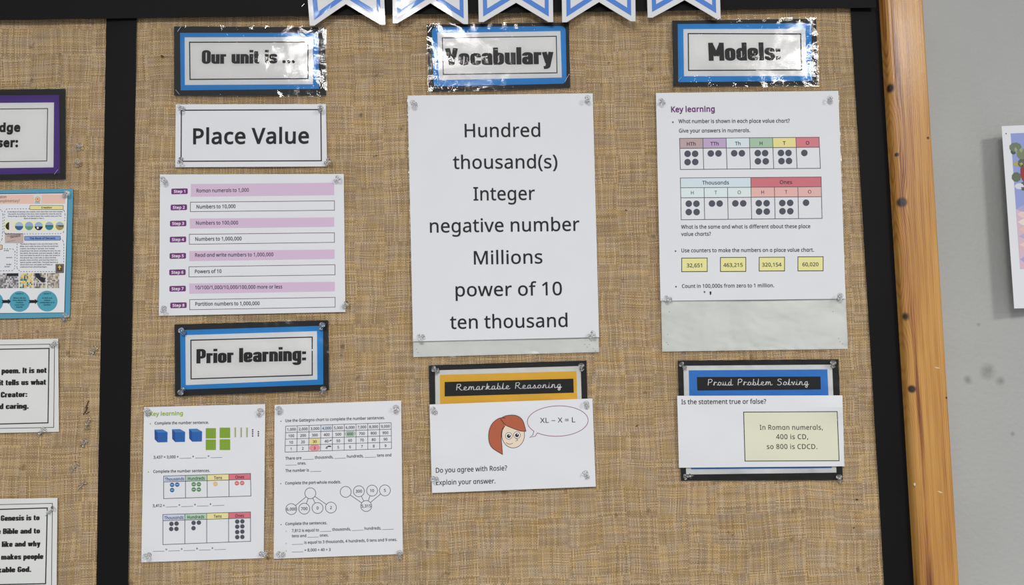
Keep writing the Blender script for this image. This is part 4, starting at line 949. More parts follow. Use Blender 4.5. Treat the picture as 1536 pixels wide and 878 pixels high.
dots = [(a2(*p), COUNT) for p in ((305, 505), (350, 502), (303, 550), (349, 549), (500, 496), (546, 494), (499, 543), (883, 485), (928, 483), (883, 530), (928, 527), (883, 577), (928, 573), (883, 622), (928, 620))]
table(t, 'place_value_chart#1', q, ['Thousands', 'Hundreds', 'Tens', 'Ones'], [THB, HGR, TYE, ORE], .205, 4.6, dots, 3.3)
t.text('_____ = _____ + _____ + _____ + _____', *a2(143, 745), *a2(783, 727), 4.2, GREYINK, bold=.02)
t.finish()

t = Thing('worksheet', 'worksheet with a number grid and printed part-whole circles', 'paper',
    [(411.8, 607.5), (601.8, 601.1), (604.3, 831.5), (410.6, 838.8)], .0024, .0018, 26)
t.sheet('paper_sheet', PAPER)
def a3(x, y): return (405 + x / 7.024, 595 + y / 7.024)
def a4(x, y): return (405 + x / 6.271, 710 + y / 6.271)
for p in (a3(115, 262), a4(101, 100), a4(104, 485)): t.disc('lettering', SOFTINK, p, .8, n=8)
for p in (a4(152, 548), a4(152, 662), a4(152, 733)): t.disc('lettering', GREEN, p, .8, n=8)
SM = dict(font='school', bold=.02)
t.text('Use the Gattegno chart to complete the number sentences.', *a3(162, 270), *a3(1208, 238), 4.2, GREYINK, **SM)
q = [a3(165, 313), a3(1277, 277), a3(1280, 550), a3(158, 587)]
def cell(r, c): return [bil(q, c / 9, r / 4), bil(q, (c + 1) / 9, r / 4), bil(q, (c + 1) / 9, (r + 1) / 4), bil(q, c / 9, (r + 1) / 4)]
t.rquad('number_grid', ink(196, 206, 230), inset(cell(0, 3), 1, .8, 1, .8), 2.5, 1)
t.rquad('number_grid', ink(162, 184, 166), inset(cell(1, 5), .8, .8, .8, .8), 4.6, 1)
t.rquad('number_grid', ink(232, 206, 138), inset(cell(2, 2), 1, .8, 1, .8), 2, 1)
t.rquad('number_grid', ink(222, 140, 148), inset(cell(3, 2), .8, .6, .8, .6), 4.6, 1)
for r in range(5): t.line('number_grid', TL, [bil(q, 0, r / 4), bil(q, 1, r / 4)], .7)
for c in range(10): t.line('number_grid', TL, [bil(q, c / 9, 0), bil(q, c / 9, 1)], .7)
for r in range(4):
    for c in range(9):
        s = str((c + 1) * 10 ** (3 - r)); s = s[0] + ',' + s[1:] if len(s) == 4 else s
        p = bil(cell(r, c), .5, .52); t.ctext(s, p[0], p[1], 3.9, GREYINK, -.033, font='noto', bold=.02, sx=.95)
t.poly('ink_smudge', INK, [a3(*p) for p in ((600, 535), (612, 520), (632, 518), (646, 526), (640, 533), (622, 531))], 4)
t.poly('ink_smudge', SOFTINK, [a3(*p) for p in ((622, 474), (630, 460), (652, 456), (645, 468))], 4)
t.text('There are _____ thousands, _____ hundreds, _____ tens and', *a3(162, 668), *a3(1278, 631), 4.2, GREYINK, **SM)
t.text('_____ ones.', *a3(162, 722), *a3(380, 717), 4.2, GREYINK, **SM)
t.text('The number is _____', *a3(162, 798), *a3(540, 786), 4.2, GREYINK, **SM)
t.text('Complete the part-whole models.', *a4(143, 108), *a4(668, 96), 4.2, GREYINK, **SM)
rr = 8.2
for pn, hub, outs in (('part_whole_model#0', (379, 190), [(200, 339, '6,000'), (322, 335, '700'), (447, 329, '0'), (573, 325, '2')]),
                      ('part_whole_model#1', (905, 310), [(712, 177, ''), (836, 171, '300'), (960, 165, '10'), (1081, 163, '5')])):
    h_ = a4(*hub); t.ring(pn, TL, h_, rr, .75)
    if pn.endswith('1'): t.ctext('5,315', h_[0], h_[1], 4.3, GREYINK, -.03, font='noto', bold=.015, sx=.95)
    for x, y, s in outs:
        c = a4(x, y); t.ring(pn, TL, c, rr, .75)
        d = math.dist(c, h_); u = ((c[0] - h_[0]) / d, (c[1] - h_[1]) / d)
        t.line(pn, TL, [(h_[0] + u[0] * rr, h_[1] + u[1] * rr), (c[0] - u[0] * rr, c[1] - u[1] * rr)], .75)
        if s: t.ctext(s, c[0], c[1], 4.3, GREYINK, -.03, font='noto', bold=.015, sx=.95)
t.text('Complete the sentences.', *a4(145, 491), *a4(537, 481), 4.2, GREYINK, **SM)
t.text('7,812 is equal to _____ thousands, _____ hundreds, _____', *a4(205, 556), *a4(1163, 526), 4.2, GREYINK, **SM)
t.text('tens and _____ ones.', *a4(205, 605), *a4(550, 597), 4.2, GREYINK, **SM)
t.text('_____ is equal to 3 thousands, 4 hundreds, 0 tens and 9 ones.', *a4(205, 670), *a4(1195, 638), 4.2, GREYINK, **SM)
t.text('_____ = 8,000 + 40 + 3', *a4(205, 741), *a4(570, 733), 4.2, GREYINK, **SM)
t.finish()

# ------------------------------------------------------------------ vocabulary list
def holes(t, pts):
    for i, (x, y) in enumerate(pts): t.disc('pin_hole#%d' % i, INK, (x, y), .55, 1, n=6)
lowcurl = lambda u, v: .0012 * max(0, v - .8) / .2
t = Thing('backing_sheet', 'blank white sheet showing below the vocabulary list', 'paper',
    [(614, 150), (886, 147), (898.7, 528.5), (620, 536)], .0020, .0006, 31)
t.sheet('paper_sheet', LAM_BLANK); holes(t, [(625, 524), (627, 529), (877, 516.6), (881, 521), (887, 512), (884, 517), (890, 523), (893, 527)])
t.film(FILM_SOFT, 3.2, seed=14, lift=-.0007); t.finish()
t = Thing('vocabulary_list', 'tall white sheet listing vocabulary words in large thin black letters', 'paper',
    [(611.5, 143.5), (889, 140), (898.7, 506), (619.5, 512.5)], .0040, .0013, 32)
t.sheet('paper_sheet', PAPER)
for s, x0, y0, x1, y1 in (('Hundred', 697.2, 205.8, 810.5, 205), ('thousand(s)', 679.7, 253.4, 836.3, 252.2), ('Integer', 710.3, 300.8, 802.5, 299.8),
        ('negative number', 645, 349, 869.4, 346.2), ('Millions', 711, 396.8, 813.8, 395.2), ('power of 10', 683.5, 444.8, 843.1, 442.8), ('ten thousand', 675.2, 493.6, 851.4, 490.4)):
    t.text(s, x0, y0, x1, y1, 19.8, INK, bold=.012)
t.finish()

# ------------------------------------------------------------------ yellow reasoning card with question sheet
t = Thing('challenge_card', 'yellow banner card on black card reading Remarkable Reasoning', 'sign',
    [(643, 548.3), (880, 541), (884, 728), (647.5, 735)], .0022, .0006, 33)
t.sheet('backing_card', BLACKCARD)
t.quad('white_panel', PAPER_W, [(652.5, 555.8), (871, 549.3), (876, 722), (654.5, 728)], 1)
t.quad('coloured_mount', ink(222, 178, 58), [(659.6, 562.6), (864.7, 557), (869.5, 715), (661.5, 721)], 2)
t.quad('title_banner', BLACKCARD, [(667, 573.3), (860, 568.3), (860.7, 589.4), (667, 595)], 3)
t.text('Remarkable Reasoning', 684.3, 585.8, 842.9, 581.6, 9.0, ink(215, 215, 218), 'cursive', layer=5)
t.film(FILM_SOFT, .5, seed=9, lift=-.0005); t.finish()
t = Thing('question_sheet', 'white sheet with a cartoon face and speech bubble below the yellow banner', 'paper',
    [(644.3, 607.1), (888.7, 598.1), (893.7, 730.3), (648, 739.9)], .0048, .0016, 34)
t.sheet('paper_sheet', PAPER)
def f1(x, y): return (630 + x / 3.993, 530 + y / 3.993)
# plain generic child's head
HAIR = ink(172, 92, 66); SKIN = ink(226, 206, 186); DK = ink(52, 40, 40)
head = [f1(558 + 68 * math.cos(a), 490 + 78 * math.sin(a)) for a in [i * math.pi / 16 for i in range(32)]]
t.poly('cartoon_face', SKIN, head, 2); t.line('cartoon_face', DK, head, .7, True, 3)
hair = [(515, 388), (480, 390), (440, 410), (418, 450), (412, 500), (420, 545), (445, 580), (494, 607), (490, 560), (488, 500), (492, 455), (512, 432)]
def loop(P): return catmull([P[-1]] + P + P[:2], 5)[5:-5]
hl = catmull([(512, 388), (470, 392), (428, 430), (411, 492), (426, 560), (494, 607)], 6); hr = catmull([(512, 400), (505, 438), (490, 462), (487, 510), (491, 560), (494, 607)], 6)
nh = len(hl); t.add('cartoon_hair', HAIR, [f1(*p) for p in hl + hr], [(i, i + 1, nh + i + 1, nh + i) for i in range(nh - 1)], 4)
ft = catmull([(480, 392), (520, 374), (575, 374), (614, 402), (635, 468)], 6); fb = catmull([(484, 396), (512, 430), (550, 448), (600, 466), (635, 468)], 6)
nf = len(ft); t.add('cartoon_hair', HAIR, [f1(*p) for p in ft + fb], [(i, nf + i, nf + i + 1, i + 1) for i in range(nf - 1)], 5)
t.line('cartoon_hair', DK, [f1(*p) for p in hl + hr[::-1][1:-6]], .8, False, 6)
t.line('cartoon_hair', DK, [f1(*p) for p in ft], .8, False, 7); t.line('cartoon_hair', DK, [f1(*p) for p in fb], .8, False, 7)
for x, y in ((532, 496), (581, 491)):
    t.disc('cartoon_eyes', ink(236, 236, 236), f1(x, y), 5.0, 4); t.ring('cartoon_eyes', DK, f1(x, y), 5.0, .6, 5)
    t.disc('cartoon_eyes', DK, f1(x, y + 1), 2.9, 6); t.disc('cartoon_eyes', ink(236, 236, 236), f1(x + 3, y - 4), .8, 7)
t.line('cartoon_face', DK, [f1(574, 512), f1(586, 520), f1(572, 528)], .6, layer=4, smooth=4)
t.line('cartoon_face', DK, [f1(516, 536), f1(534, 546), f1(556, 540)], .6, layer=4, smooth=4)
# speech bubble
PB = ink(138, 72, 116); pts = []
for i in range(60):
    a = math.radians(128 + i * 354 / 60.0)
    x = 182 * math.cos(a); y = 91 * math.sin(a); pts.append(f1(825 + x + y * .02, 407 + y - x * .03))
a0 = 0
pts = [p for p in pts]
bub = []
for i in range(72):
    a = math.radians(142 + i * 344 / 71.0)
    x = 182 * math.cos(a); y = 91 * math.sin(a); bub.append(f1(825 + x + y * .02, 407 + y - x * .03))
bub += [f1(703, 478), f1(690, 498), f1(657, 505), f1(676, 490), f1(681, 470)]
t.line('speech_bubble', PB, bub, .8, True, 2)
t.text('XL – X = L', *f1(720, 418), *f1(930, 414), 7.4, INK, 'noto')
t.text('Do you agree with Rosie?', *f1(95, 717), *f1(522, 702), 7.2, INK, 'school', bold=.012)
t.text('Explain your answer.', *f1(97, 790), *f1(452, 780), 7.2, INK, 'school', bold=.012)
t.finish()

# ------------------------------------------------------------------ models sheet
t = Thing('backing_sheet', 'blank white laminated sheet below the purple titled place value worksheet', 'paper',
    [(986, 145), (1256, 142), (1271.8, 523.7), (993.2, 527.8)], .0020, .0008, 35)
t.sheet('paper_sheet', LAM_BLANK); holes(t, [(1004, 468), (1249.5, 467.6), (1001.5, 502), (1000, 514), (1002, 517), (1258, 508), (1260, 513), (1264, 516)])
t.film(FILM_SOFT, 2.6, seed=15, lift=-.0007); t.finish()
t = Thing('worksheet', 'tall worksheet with purple Key learning title and two place value charts', 'paper',
    [(983.8, 139.5), (1257.5, 136.3), (1268.5, 448.3), (990.8, 451.5)], .0042, .0014, 36)
t.sheet('paper_sheet', PAPER)
def m1(x, y): return (970 + x / 3.99, 130 + y / 3.99)
def m2(x, y): return (970 + x / 4.181, 330 + y / 4.181)
t.text('Key learning', *m1(147, 152), *m1(408, 149), 8.0, ink(108, 60, 112), 'school', bold=.045)
for p in (m1(157, 213), m2(181, 196), m2(184, 419)): t.disc('lettering', SOFTINK, p, 1.3, n=10)
SB = dict(font='school', bold=.018)
t.text('What number is shown in each place value chart?', *m1(191, 218), *m1(857, 215), 5.5, GREYINK, **SB)
t.text('Give your answers in numerals.', *m1(194, 275), *m1(620, 272), 5.5, GREYINK, **SB)
C6 = [ink(180, 158, 158), ink(182, 160, 194), ink(206, 218, 236), ink(160, 188, 162), ink(228, 212, 144), ink(204, 122, 132)]
q = [m1(197, 310), m1(1032, 303), m1(1040, 489), m1(202, 496)]
D1 = [(245, 402), (290, 402), (245, 452), (291, 451), (384, 400), (430, 400), (524, 399), (570, 399), (665, 398), (709, 398), (666, 447), (713, 447), (804, 397), (849, 397), (807, 446), (852, 445), (944, 397)]
table(t, 'place_value_chart#0', q, ['HTh', 'TTh', 'Th', 'H', 'T', 'O'], C6, .32, 5.2, [(m1(*p), COUNT) for p in D1], 4.9, 6, .9)
q = [m1(202, 547), m1(1044, 541), m1(1050, 789), m1(207, 797)]
h1, h2 = .235, .475
pn = 'place_value_chart#1'
for i in range(2): t.quad(pn, (ink(202, 216, 236), ink(198, 112, 122))[i], [bil(q, i / 2, 0), bil(q, (i + 1) / 2, 0), bil(q, (i + 1) / 2, h1), bil(q, i / 2, h1)], 1)
t.quad(pn, ink(212, 222, 236), [bil(q, 0, h1), bil(q, .5, h1), bil(q, .5, h2), bil(q, 0, h2)], 1)
t.quad(pn, ink(218, 174, 168), [bil(q, .5, h1), bil(q, 1, h1), bil(q, 1, h2), bil(q, .5, h2)], 1)
for s, u in (('Thousands', .25), ('Ones', .75)):
    p = bil(q, u, h1 * .5); t.ctext(s, p[0], p[1], 5.4, GREYINK, -.008, bold=.018)
for i, s in enumerate('HTOHTO'):
    p = bil(q, (i + .5) / 6, (h1 + h2) / 2); t.ctext(s, p[0], p[1], 5.2, GREYINK, -.008)
    if i: t.line(pn, TL, [bil(q, i / 6, h1 if i != 3 else 0), bil(q, i / 6, 1)], .9)
for v in (h1, h2): t.line(pn, TL, [bil(q, 0, v), bil(q, 1, v)], .9)
t.frame(pn, TL, q, .9)
for p in [(252, 701), (298, 701), (252, 751), (299, 751), (391, 700), (437, 700), (531, 699), (578, 699), (671, 698), (718, 698), (673, 748), (719, 748), (812, 697), (859, 696), (813, 746), (860, 746), (954, 695)]:
    t.disc(pn, COUNT, m1(*p), 4.9)
t.text('What is the same and what is different about these place', *m2(217, 55), *m2(1027, 51), 5.5, GREYINK, **SB)
t.text('value charts?', *m2(217, 100), *m2(404, 99), 5.5, GREYINK, **SB)
t.text('Use counters to make the numbers on a place value chart.', *m2(219, 203), *m2(1050, 199), 5.5, GREYINK, **SB)
YB = ink(226, 218, 150)
for i, (x0, y0, x1, y1, s) in enumerate(((220, 240, 380, 325, '32,651'), (463, 236, 622, 324, '463,215'), (706, 235, 865, 321, '320,154'), (949, 232, 1107, 320, '60,020'))):
    qq = [m2(x0, y0), m2(x1, y0 - 1), m2(x1, y1 - 1), m2(x0, y1)]
    t.quad('number_box#%d' % i, YB, qq, 1); t.frame('number_box#%d' % i, INK, qq, 1.0)
    p = bil(qq, .5, .54); t.ctext(s, p[0], p[1], 5.5, GREYINK, -.01, font='noto', bold=.02, part='number_box#%d' % i)
t.text('Count in 100,000s from zero to 1 million.', *m2(222, 427), *m2(800, 422), 5.5, GREYINK, **SB)
t.poly('ink_smudge', INK, [m2(*p) for p in ((394, 450), (406, 449), (405, 468), (398, 472))], 3)
t.poly('ink_smudge', SOFTINK, [m2(*p) for p in ((358, 446), (368, 448), (366, 460), (359, 457))], 3)
t.finish()

# ------------------------------------------------------------------ blue problem card and statement sheet
t = Thing('challenge_card', 'blue banner card on black card reading Proud Problem Solving', 'sign',
    [(1016.7, 541.2), (1257.8, 539), (1264.2, 720.6), (1021.5, 721.3)], .0022, .0006, 37)
t.sheet('backing_card', BLACKCARD)
t.quad('white_panel', PAPER_W, [(1025, 549), (1248.2, 547.2), (1254.7, 709.3), (1029.2, 712.2)], 1)
t.quad('coloured_mount', ink(52, 124, 200), [(1033, 555.8), (1241, 554.4), (1247.7, 702.6), (1036.6, 704.5)], 2)
t.quad('title_banner', BLACKCARD, [(1045.4, 565.9), (1230.7, 565.1), (1231.2, 584.5), (1045.9, 586.2)], 3)
t.text('Proud Problem Solving', 1061.7, 578.4, 1213.5, 577.6, 9.0, ink(215, 215, 218), 'cursive', layer=5)
t.film(FILM_SOFT, .8, seed=11, lift=-.0005); t.finish()
cc = lambda u, v: .003 * math.exp(-((u - 1) ** 2 + (v - .16) ** 2 * 1.2) * 45)
t = Thing('question_sheet', 'white sheet with a cream box about Roman numerals below the blue banner', 'paper',
    [(1015.8, 594), (1263.7, 593.4), (1266.6, 699.8), (1018.4, 702)], .0048, .0016, 38, curl=cc)
t.sheet('paper_sheet', PAPER)
t.text('Is the statement true or false?', 1022.2, 606.6, 1149.4, 605.8, 6.9, INK, 'school', bold=.014)
q = [(1115.5, 618.5), (1255.8, 617.8), (1258.7, 691.4), (1117.6, 692)]
t.quad('statement_box', ink(214, 214, 192), q, 1); t.frame('statement_box', INK, q, 1.1)
t.text('In Roman numerals,', 1139.9, 645, 1234.3, 645, 7.2, INK, 'school', bold=.008, track=.05)
t.text('400 is CD,', 1164.3, 659, 1212.3, 659, 7.2, INK, 'school', bold=.008, track=.05)
t.text('so 800 is CDCD.', 1150.4, 673.8, 1226, 673.8, 7.2, INK, 'school', bold=.008, track=.05)
t.finish()

# ------------------------------------------------------------------ teal edged information poster, left edge
t = Thing('information_poster', 'teal edged information poster with picture circles and dashed boxes at the left edge', 'poster',
    [(-60, 286.2), (109.5, 283), (104.6, 476), (-60, 479.5)], .0024, .0016, 41)
t.sheet('backing_card', TEAL)
b1 = lambda x, y: (x / 13.51, 285 + y / 13.51)
b2 = lambda x, y: (x / 13.1, 345 + y / 13.1)
b3 = lambda x, y: (x / 10.97, 405 + y / 10.97)
t.quad('shadow_line', ink(34, 60, 78), [(-56, 291), (102.1, 289.2), (97.4, 469.6), (-56, 471.2)], 1)  # thin dark outline showing around the white paper
t.quad('paper_sheet', PAPER, [(-55, 292.0), (101.3, 290.2), (96.3, 469), (-55, 470.4)], 2)
t.quad('title_band', ink(226, 186, 172), [(-50, 293), (97.8, 291.8), (97.4, 305.6), (-50, 306.2)], 3)
t.text('ation', *b1(-8, 168), *b1(128, 165), 4.0, GREYINK, part='lettering', layer=5)
t.text('omplimentary?', -1.5, 303.6, *b1(402, 248), 4.0, SOFTINK, layer=5)
t.quad('rosette', ink(206, 208, 206), [b1(680, 92), b1(850, 90), b1(845, 278), b1(695, 280)], 4)
t.quad('rosette', ink(150, 176, 190), [b1(710, 230), b1(808, 230), b1(806, 275), b1(706, 275)], 5)
t.disc('rosette', ink(206, 150, 96), b1(762, 190), 3.9, 6); t.disc('rosette', ink(226, 196, 160), b1(762, 186), 2.6, 7); t.disc('rosette', ink(178, 98, 60), b1(760, 185), 1.2, 8)
def tag_box(pn, c, q, s, tc, cap=2.6):
    t.rquad(pn, ink(60, 60, 70), q, 1.3, 4); t.rquad(pn, c, inset(q, .6, .6, .6, .6), 1.0, 5)
    p = bil(q, .5, .5); t.ctext(s, p[0], p[1], cap, tc, -.01, bold=.05, layer=7)
DI = ink(70, 72, 84)
t.dash('dashed_box', DI, [b1(600, 384), b1(140, 384), b1(95, 430), b1(80, 860), b1(100, 878), b2(470, 80), b2(1180, 75), b1(1290, 860), b1(1320, 500), b1(1300, 420), b1(1280, 405)], .75, 2.0, 2.2, 3)
t.dash('dashed_box', DI, [b1(0, 395), b1(40, 420), b1(60, 500), b1(52, 860), b2(40, 190), b2(0, 245)], .75, 2.0, 2.2, 3)
t.dash('dashed_box', DI, [b2(335, 270), b2(330, 750), b2(400, 822), b2(1080, 820)], .75, 2.2, 2.0, 3)
t.dash('dashed_box', DI, [b2(1180, 165), b2(1240, 215), b2(1255, 280), b2(1252, 660)], .75, 2.2, 2.0, 3)
t.dash('dashed_box', DI, [b2(75, 372), b2(250, 372), b2(295, 420), b2(290, 750), b2(250, 800), b2(0, 808)], .75, 2.2, 2.0, 3)
tag_box('yellow_label', ink(232, 212, 138), [b1(600, 312), b1(1285, 312), b1(1285, 402), b1(600, 404)], 'Creation', GREYINK)
tag_box('blue_label', ink(122, 152, 204), [b2(475, 122), b2(1190, 116), b2(1190, 206), b2(478, 210)], 'The Book of Genesis', ink(40, 50, 110), 2.7)
tag_box('brown_label', ink(206, 182, 160), [b2(-300, 296), b2(48, 292), b2(48, 388), b2(-300, 390)], ' ', GREYINK)
def para(lines, f, x0, y0, dy, cap, xs, part='small_print'):
    for i, s in enumerate(lines):
        a, b = xs[i]; p = f(a, y0 + dy * i); q2 = f(b, y0 + dy * i - 3); t.text(s, p[0], p[1], q2[0], q2[1], cap, GREYINK, 'noto', .03, part, 4)
para(['In the Book of Genesis, the creation story describes how God created', 'the world. According to the story, God created the universe and all',
      'living things in six days. You learnt about the creation story and The', 'Book of Genesis in Year 3.'], b1, 0, 455, 45, 1.75, [(150, 1265), (165, 1240), (160, 1245), (488, 895)])
para(['The Book of Genesis is the very first book of the', 'Bible, and it tells the story of how the world was', 'created. According to Genesis, God created',
      'everything in the world, including the land, the sea,', 'the plants, the animals, and even people. It tells us', 'that God made the world in six days and rested on', 'the seventh day. It also tells us about the first',
      'people, Adam and Eve, and how they lived in a', 'special garden called Eden. The book teaches us', "about God's love and power and helps us", 'understand how everything began.'],
     b2, 0, 290, 45, 1.8, [(395, 1135), (395, 1145), (395, 1070), (395, 1190), (395, 1180), (395, 1180), (395, 1100), (395, 1125), (395, 1140), (395, 1030), (395, 925)])
para(['of the'], b2, 0, 420, 0, 1.9, [(75, 172)]); para(['Humans'], b2, 0, 555, 0, 1.8, [(120, 240)]); para(['The Bible', "the God's"], b2, 0, 692, 43, 1.8, [(120, 222), (90, 195)])
t.quad('picture_band', ink(226, 224, 172), [b1(90, 640), b1(1310, 628), b1(1305, 820), b1(90, 830)], 3)
def half(pn, c, r, top, bot, k=0.0):
    n = 16
    t.disc(pn, top, c, r, 5)
    pts = [(c[0] + r * math.cos(math.asin(k)) * (1 - 2 * i / 2), c[1] + r * k) for i in (0, 2)]
    a0 = math.asin(k); pts = [(c[0] + r * math.cos(a), c[1] + r * math.sin(a)) for a in [a0 + (math.pi - 2 * a0) * i / n for i in range(n + 1)]]
    t.poly(pn, bot, pts, 6)
SKY = ink(162, 180, 206)
half('picture_circle#0', b1(385, 733), 6.2, SKY, ink(56, 94, 142), 0.0)
half('picture_circle#1', b1(588, 730), 6.2, ink(140, 166, 200), ink(96, 146, 130), .1)
half('picture_circle#2', b1(783, 733), 6.2, ink(146, 174, 204), ink(30, 32, 50), .1); t.disc('picture_circle#2', ink(220, 225, 230), b1(765, 770), 1.6, 8)
half('picture_circle#3', b1(998, 730), 6.2, ink(150, 172, 200), ink(58, 122, 146), .1); t.quad('picture_circle#3', ink(60, 92, 84), [b1(918, 716), b1(1080, 716), b1(1078, 738), b1(920, 738)], 7)
half('picture_circle#4', b1(1210, 730), 6.2, ink(150, 176, 204), ink(156, 136, 86), -.1); t.quad('picture_circle#4', ink(90, 84, 60), [b1(1150, 715), b1(1290, 715), b1(1285, 752), b1(1200, 748)], 7)
t.quad('sun_picture', ink(224, 212, 214), [b1(185, 650), b1(270, 650), b1(270, 815), b1(185, 815)], 4)
t.poly('picture_circle#5', ink(44, 42, 30), [b1(185, 650), b1(150, 665), b1(120, 700), b1(108, 735), b1(120, 775), b1(150, 805), b1(185, 810)], 5)
t.quad('page_photo', ink(186, 168, 162), [b2(95, 72), b2(458, 68), b2(455, 258), b2(98, 256)], 6)
t.quad('page_photo', ink(120, 106, 112), [b2(95, 72), b2(458, 68), b2(440, 84), b2(110, 94)], 7)
t.text('Genesis', *b2(200, 162), *b2(400, 130), 3.0, ink(96, 80, 84), bold=.04, part='page_photo', layer=8)
t.line('page_photo', ink(120, 106, 104), [b2(140, 125), b2(400, 88)], .6, layer=8); t.line('page_photo', ink(140, 124, 122), [b2(130, 235), b2(300, 205)], .5, layer=8)
BK = ink(78, 66, 60); t.quad('cross_badge', BK, [b2(1092, 672), b2(1255, 670), b2(1252, 845), b2(1092, 846)], 6)
GO = ink(222, 190, 84); t.quad('cross_badge', GO, [b2(1160, 698), b2(1180, 698), b2(1180, 784), b2(1162, 784)], 7); t.quad('cross_badge', GO, [b2(1140, 722), b2(1203, 722), b2(1203, 742), b2(1140, 742)], 8)
t.frame('cross_badge', ink(170, 160, 150), [b2(1112, 692), b2(1234, 690), b2(1232, 826), b2(1112, 828)], .4, 7)
rnd = random.Random(5)
def mosaic(pn, q, nx_, ny_, cols, seed):
    r = random.Random(seed)
    for j in range(ny_):
        for i in range(nx_):
            t.add(pn, r.choice(cols), [bil(q, i / nx_, j / ny_), bil(q, i / nx_, (j + 1) / ny_), bil(q, (i + 1) / nx_, (j + 1) / ny_), bil(q, (i + 1) / nx_, j / ny_)], [(0, 1, 2, 3)], 3)
G_ = [ink(120, 118, 122), ink(156, 152, 152), ink(176, 172, 170), ink(198, 196, 196), ink(98, 96, 102)]
mosaic('street_photo#0', [b3(-300, 60), b3(303, 55), b3(305, 300), b3(-300, 308)], 26, 9, G_, 1)
t.quad('street_photo#0', ink(36, 36, 44), [b3(105, 58), b3(303, 55), b3(303, 100), b3(110, 104)], 5)
mosaic('street_photo#1', [b3(322, 58), b3(535, 55), b3(535, 300), b3(325, 302)], 9, 10, [ink(222, 190, 84), ink(226, 206, 120), ink(110, 150, 146), ink(76, 92, 98), ink(190, 180, 150), ink(222, 180, 60), ink(206, 206, 200)], 2)
mosaic('street_photo#2', [b3(550, 55), b3(752, 52), b3(755, 300), b3(552, 302)], 9, 10, G_ + [ink(196, 190, 150)], 3)
t.poly('street_photo#2', ink(40, 40, 50), [b3(570, 60), b3(650, 55), b3(670, 110), b3(745, 140), b3(735, 205), b3(690, 205), b3(600, 130)], 5)
mosaic('street_photo#3', [b3(772, 54), b3(972, 52), b3(972, 300), b3(775, 302)], 10, 11, [ink(178, 160, 150), ink(150, 136, 130), ink(196, 180, 160), ink(110, 108, 112), ink(206, 196, 186), ink(120, 140, 140)], 4)
TD = ink(76, 152, 172)
for i, (x, y) in enumerate(((-110, 525), (322, 520), (775, 515))):
    t.disc('teal_circle#%d' % i, TD, b3(x, y), 15.6 if i else 15.0, 3, n=40)
for x, l, s in ((320, ['Lesson 2', 'Where did the', 'story about the', 'creation', 'come from', 'beliefs?'], 0), (775, ['Lesson 3', 'Is faith and', 'science', 'compatible or in', 'conflict?'], 0)):
    ys = (395, 468, 505, 542, 580, 617)
    for s_, y in zip(l, ys): t.ctext(s_, *b3(x, y - 5), 1.9, ink(30, 52, 72), 0, font='noto', bold=.04, part='small_print', layer=5)
for i, x in enumerate((25, 470)):
    pts = [b3(x, 497), b3(x + 105, 497), b3(x + 105, 478), b3(x + 155, 518), b3(x + 105, 565), b3(x + 105, 545), b3(x, 547), b3(x + 20, 522)]
    t.add('black_arrow#%d' % i, HEAVY, pts, [(0, 7, 6, 5, 1), (2, 4, 3)] if False else [(0, 7, 1), (7, 6, 5), (7, 5, 1), (2, 4, 3)], 5)
t.finish()

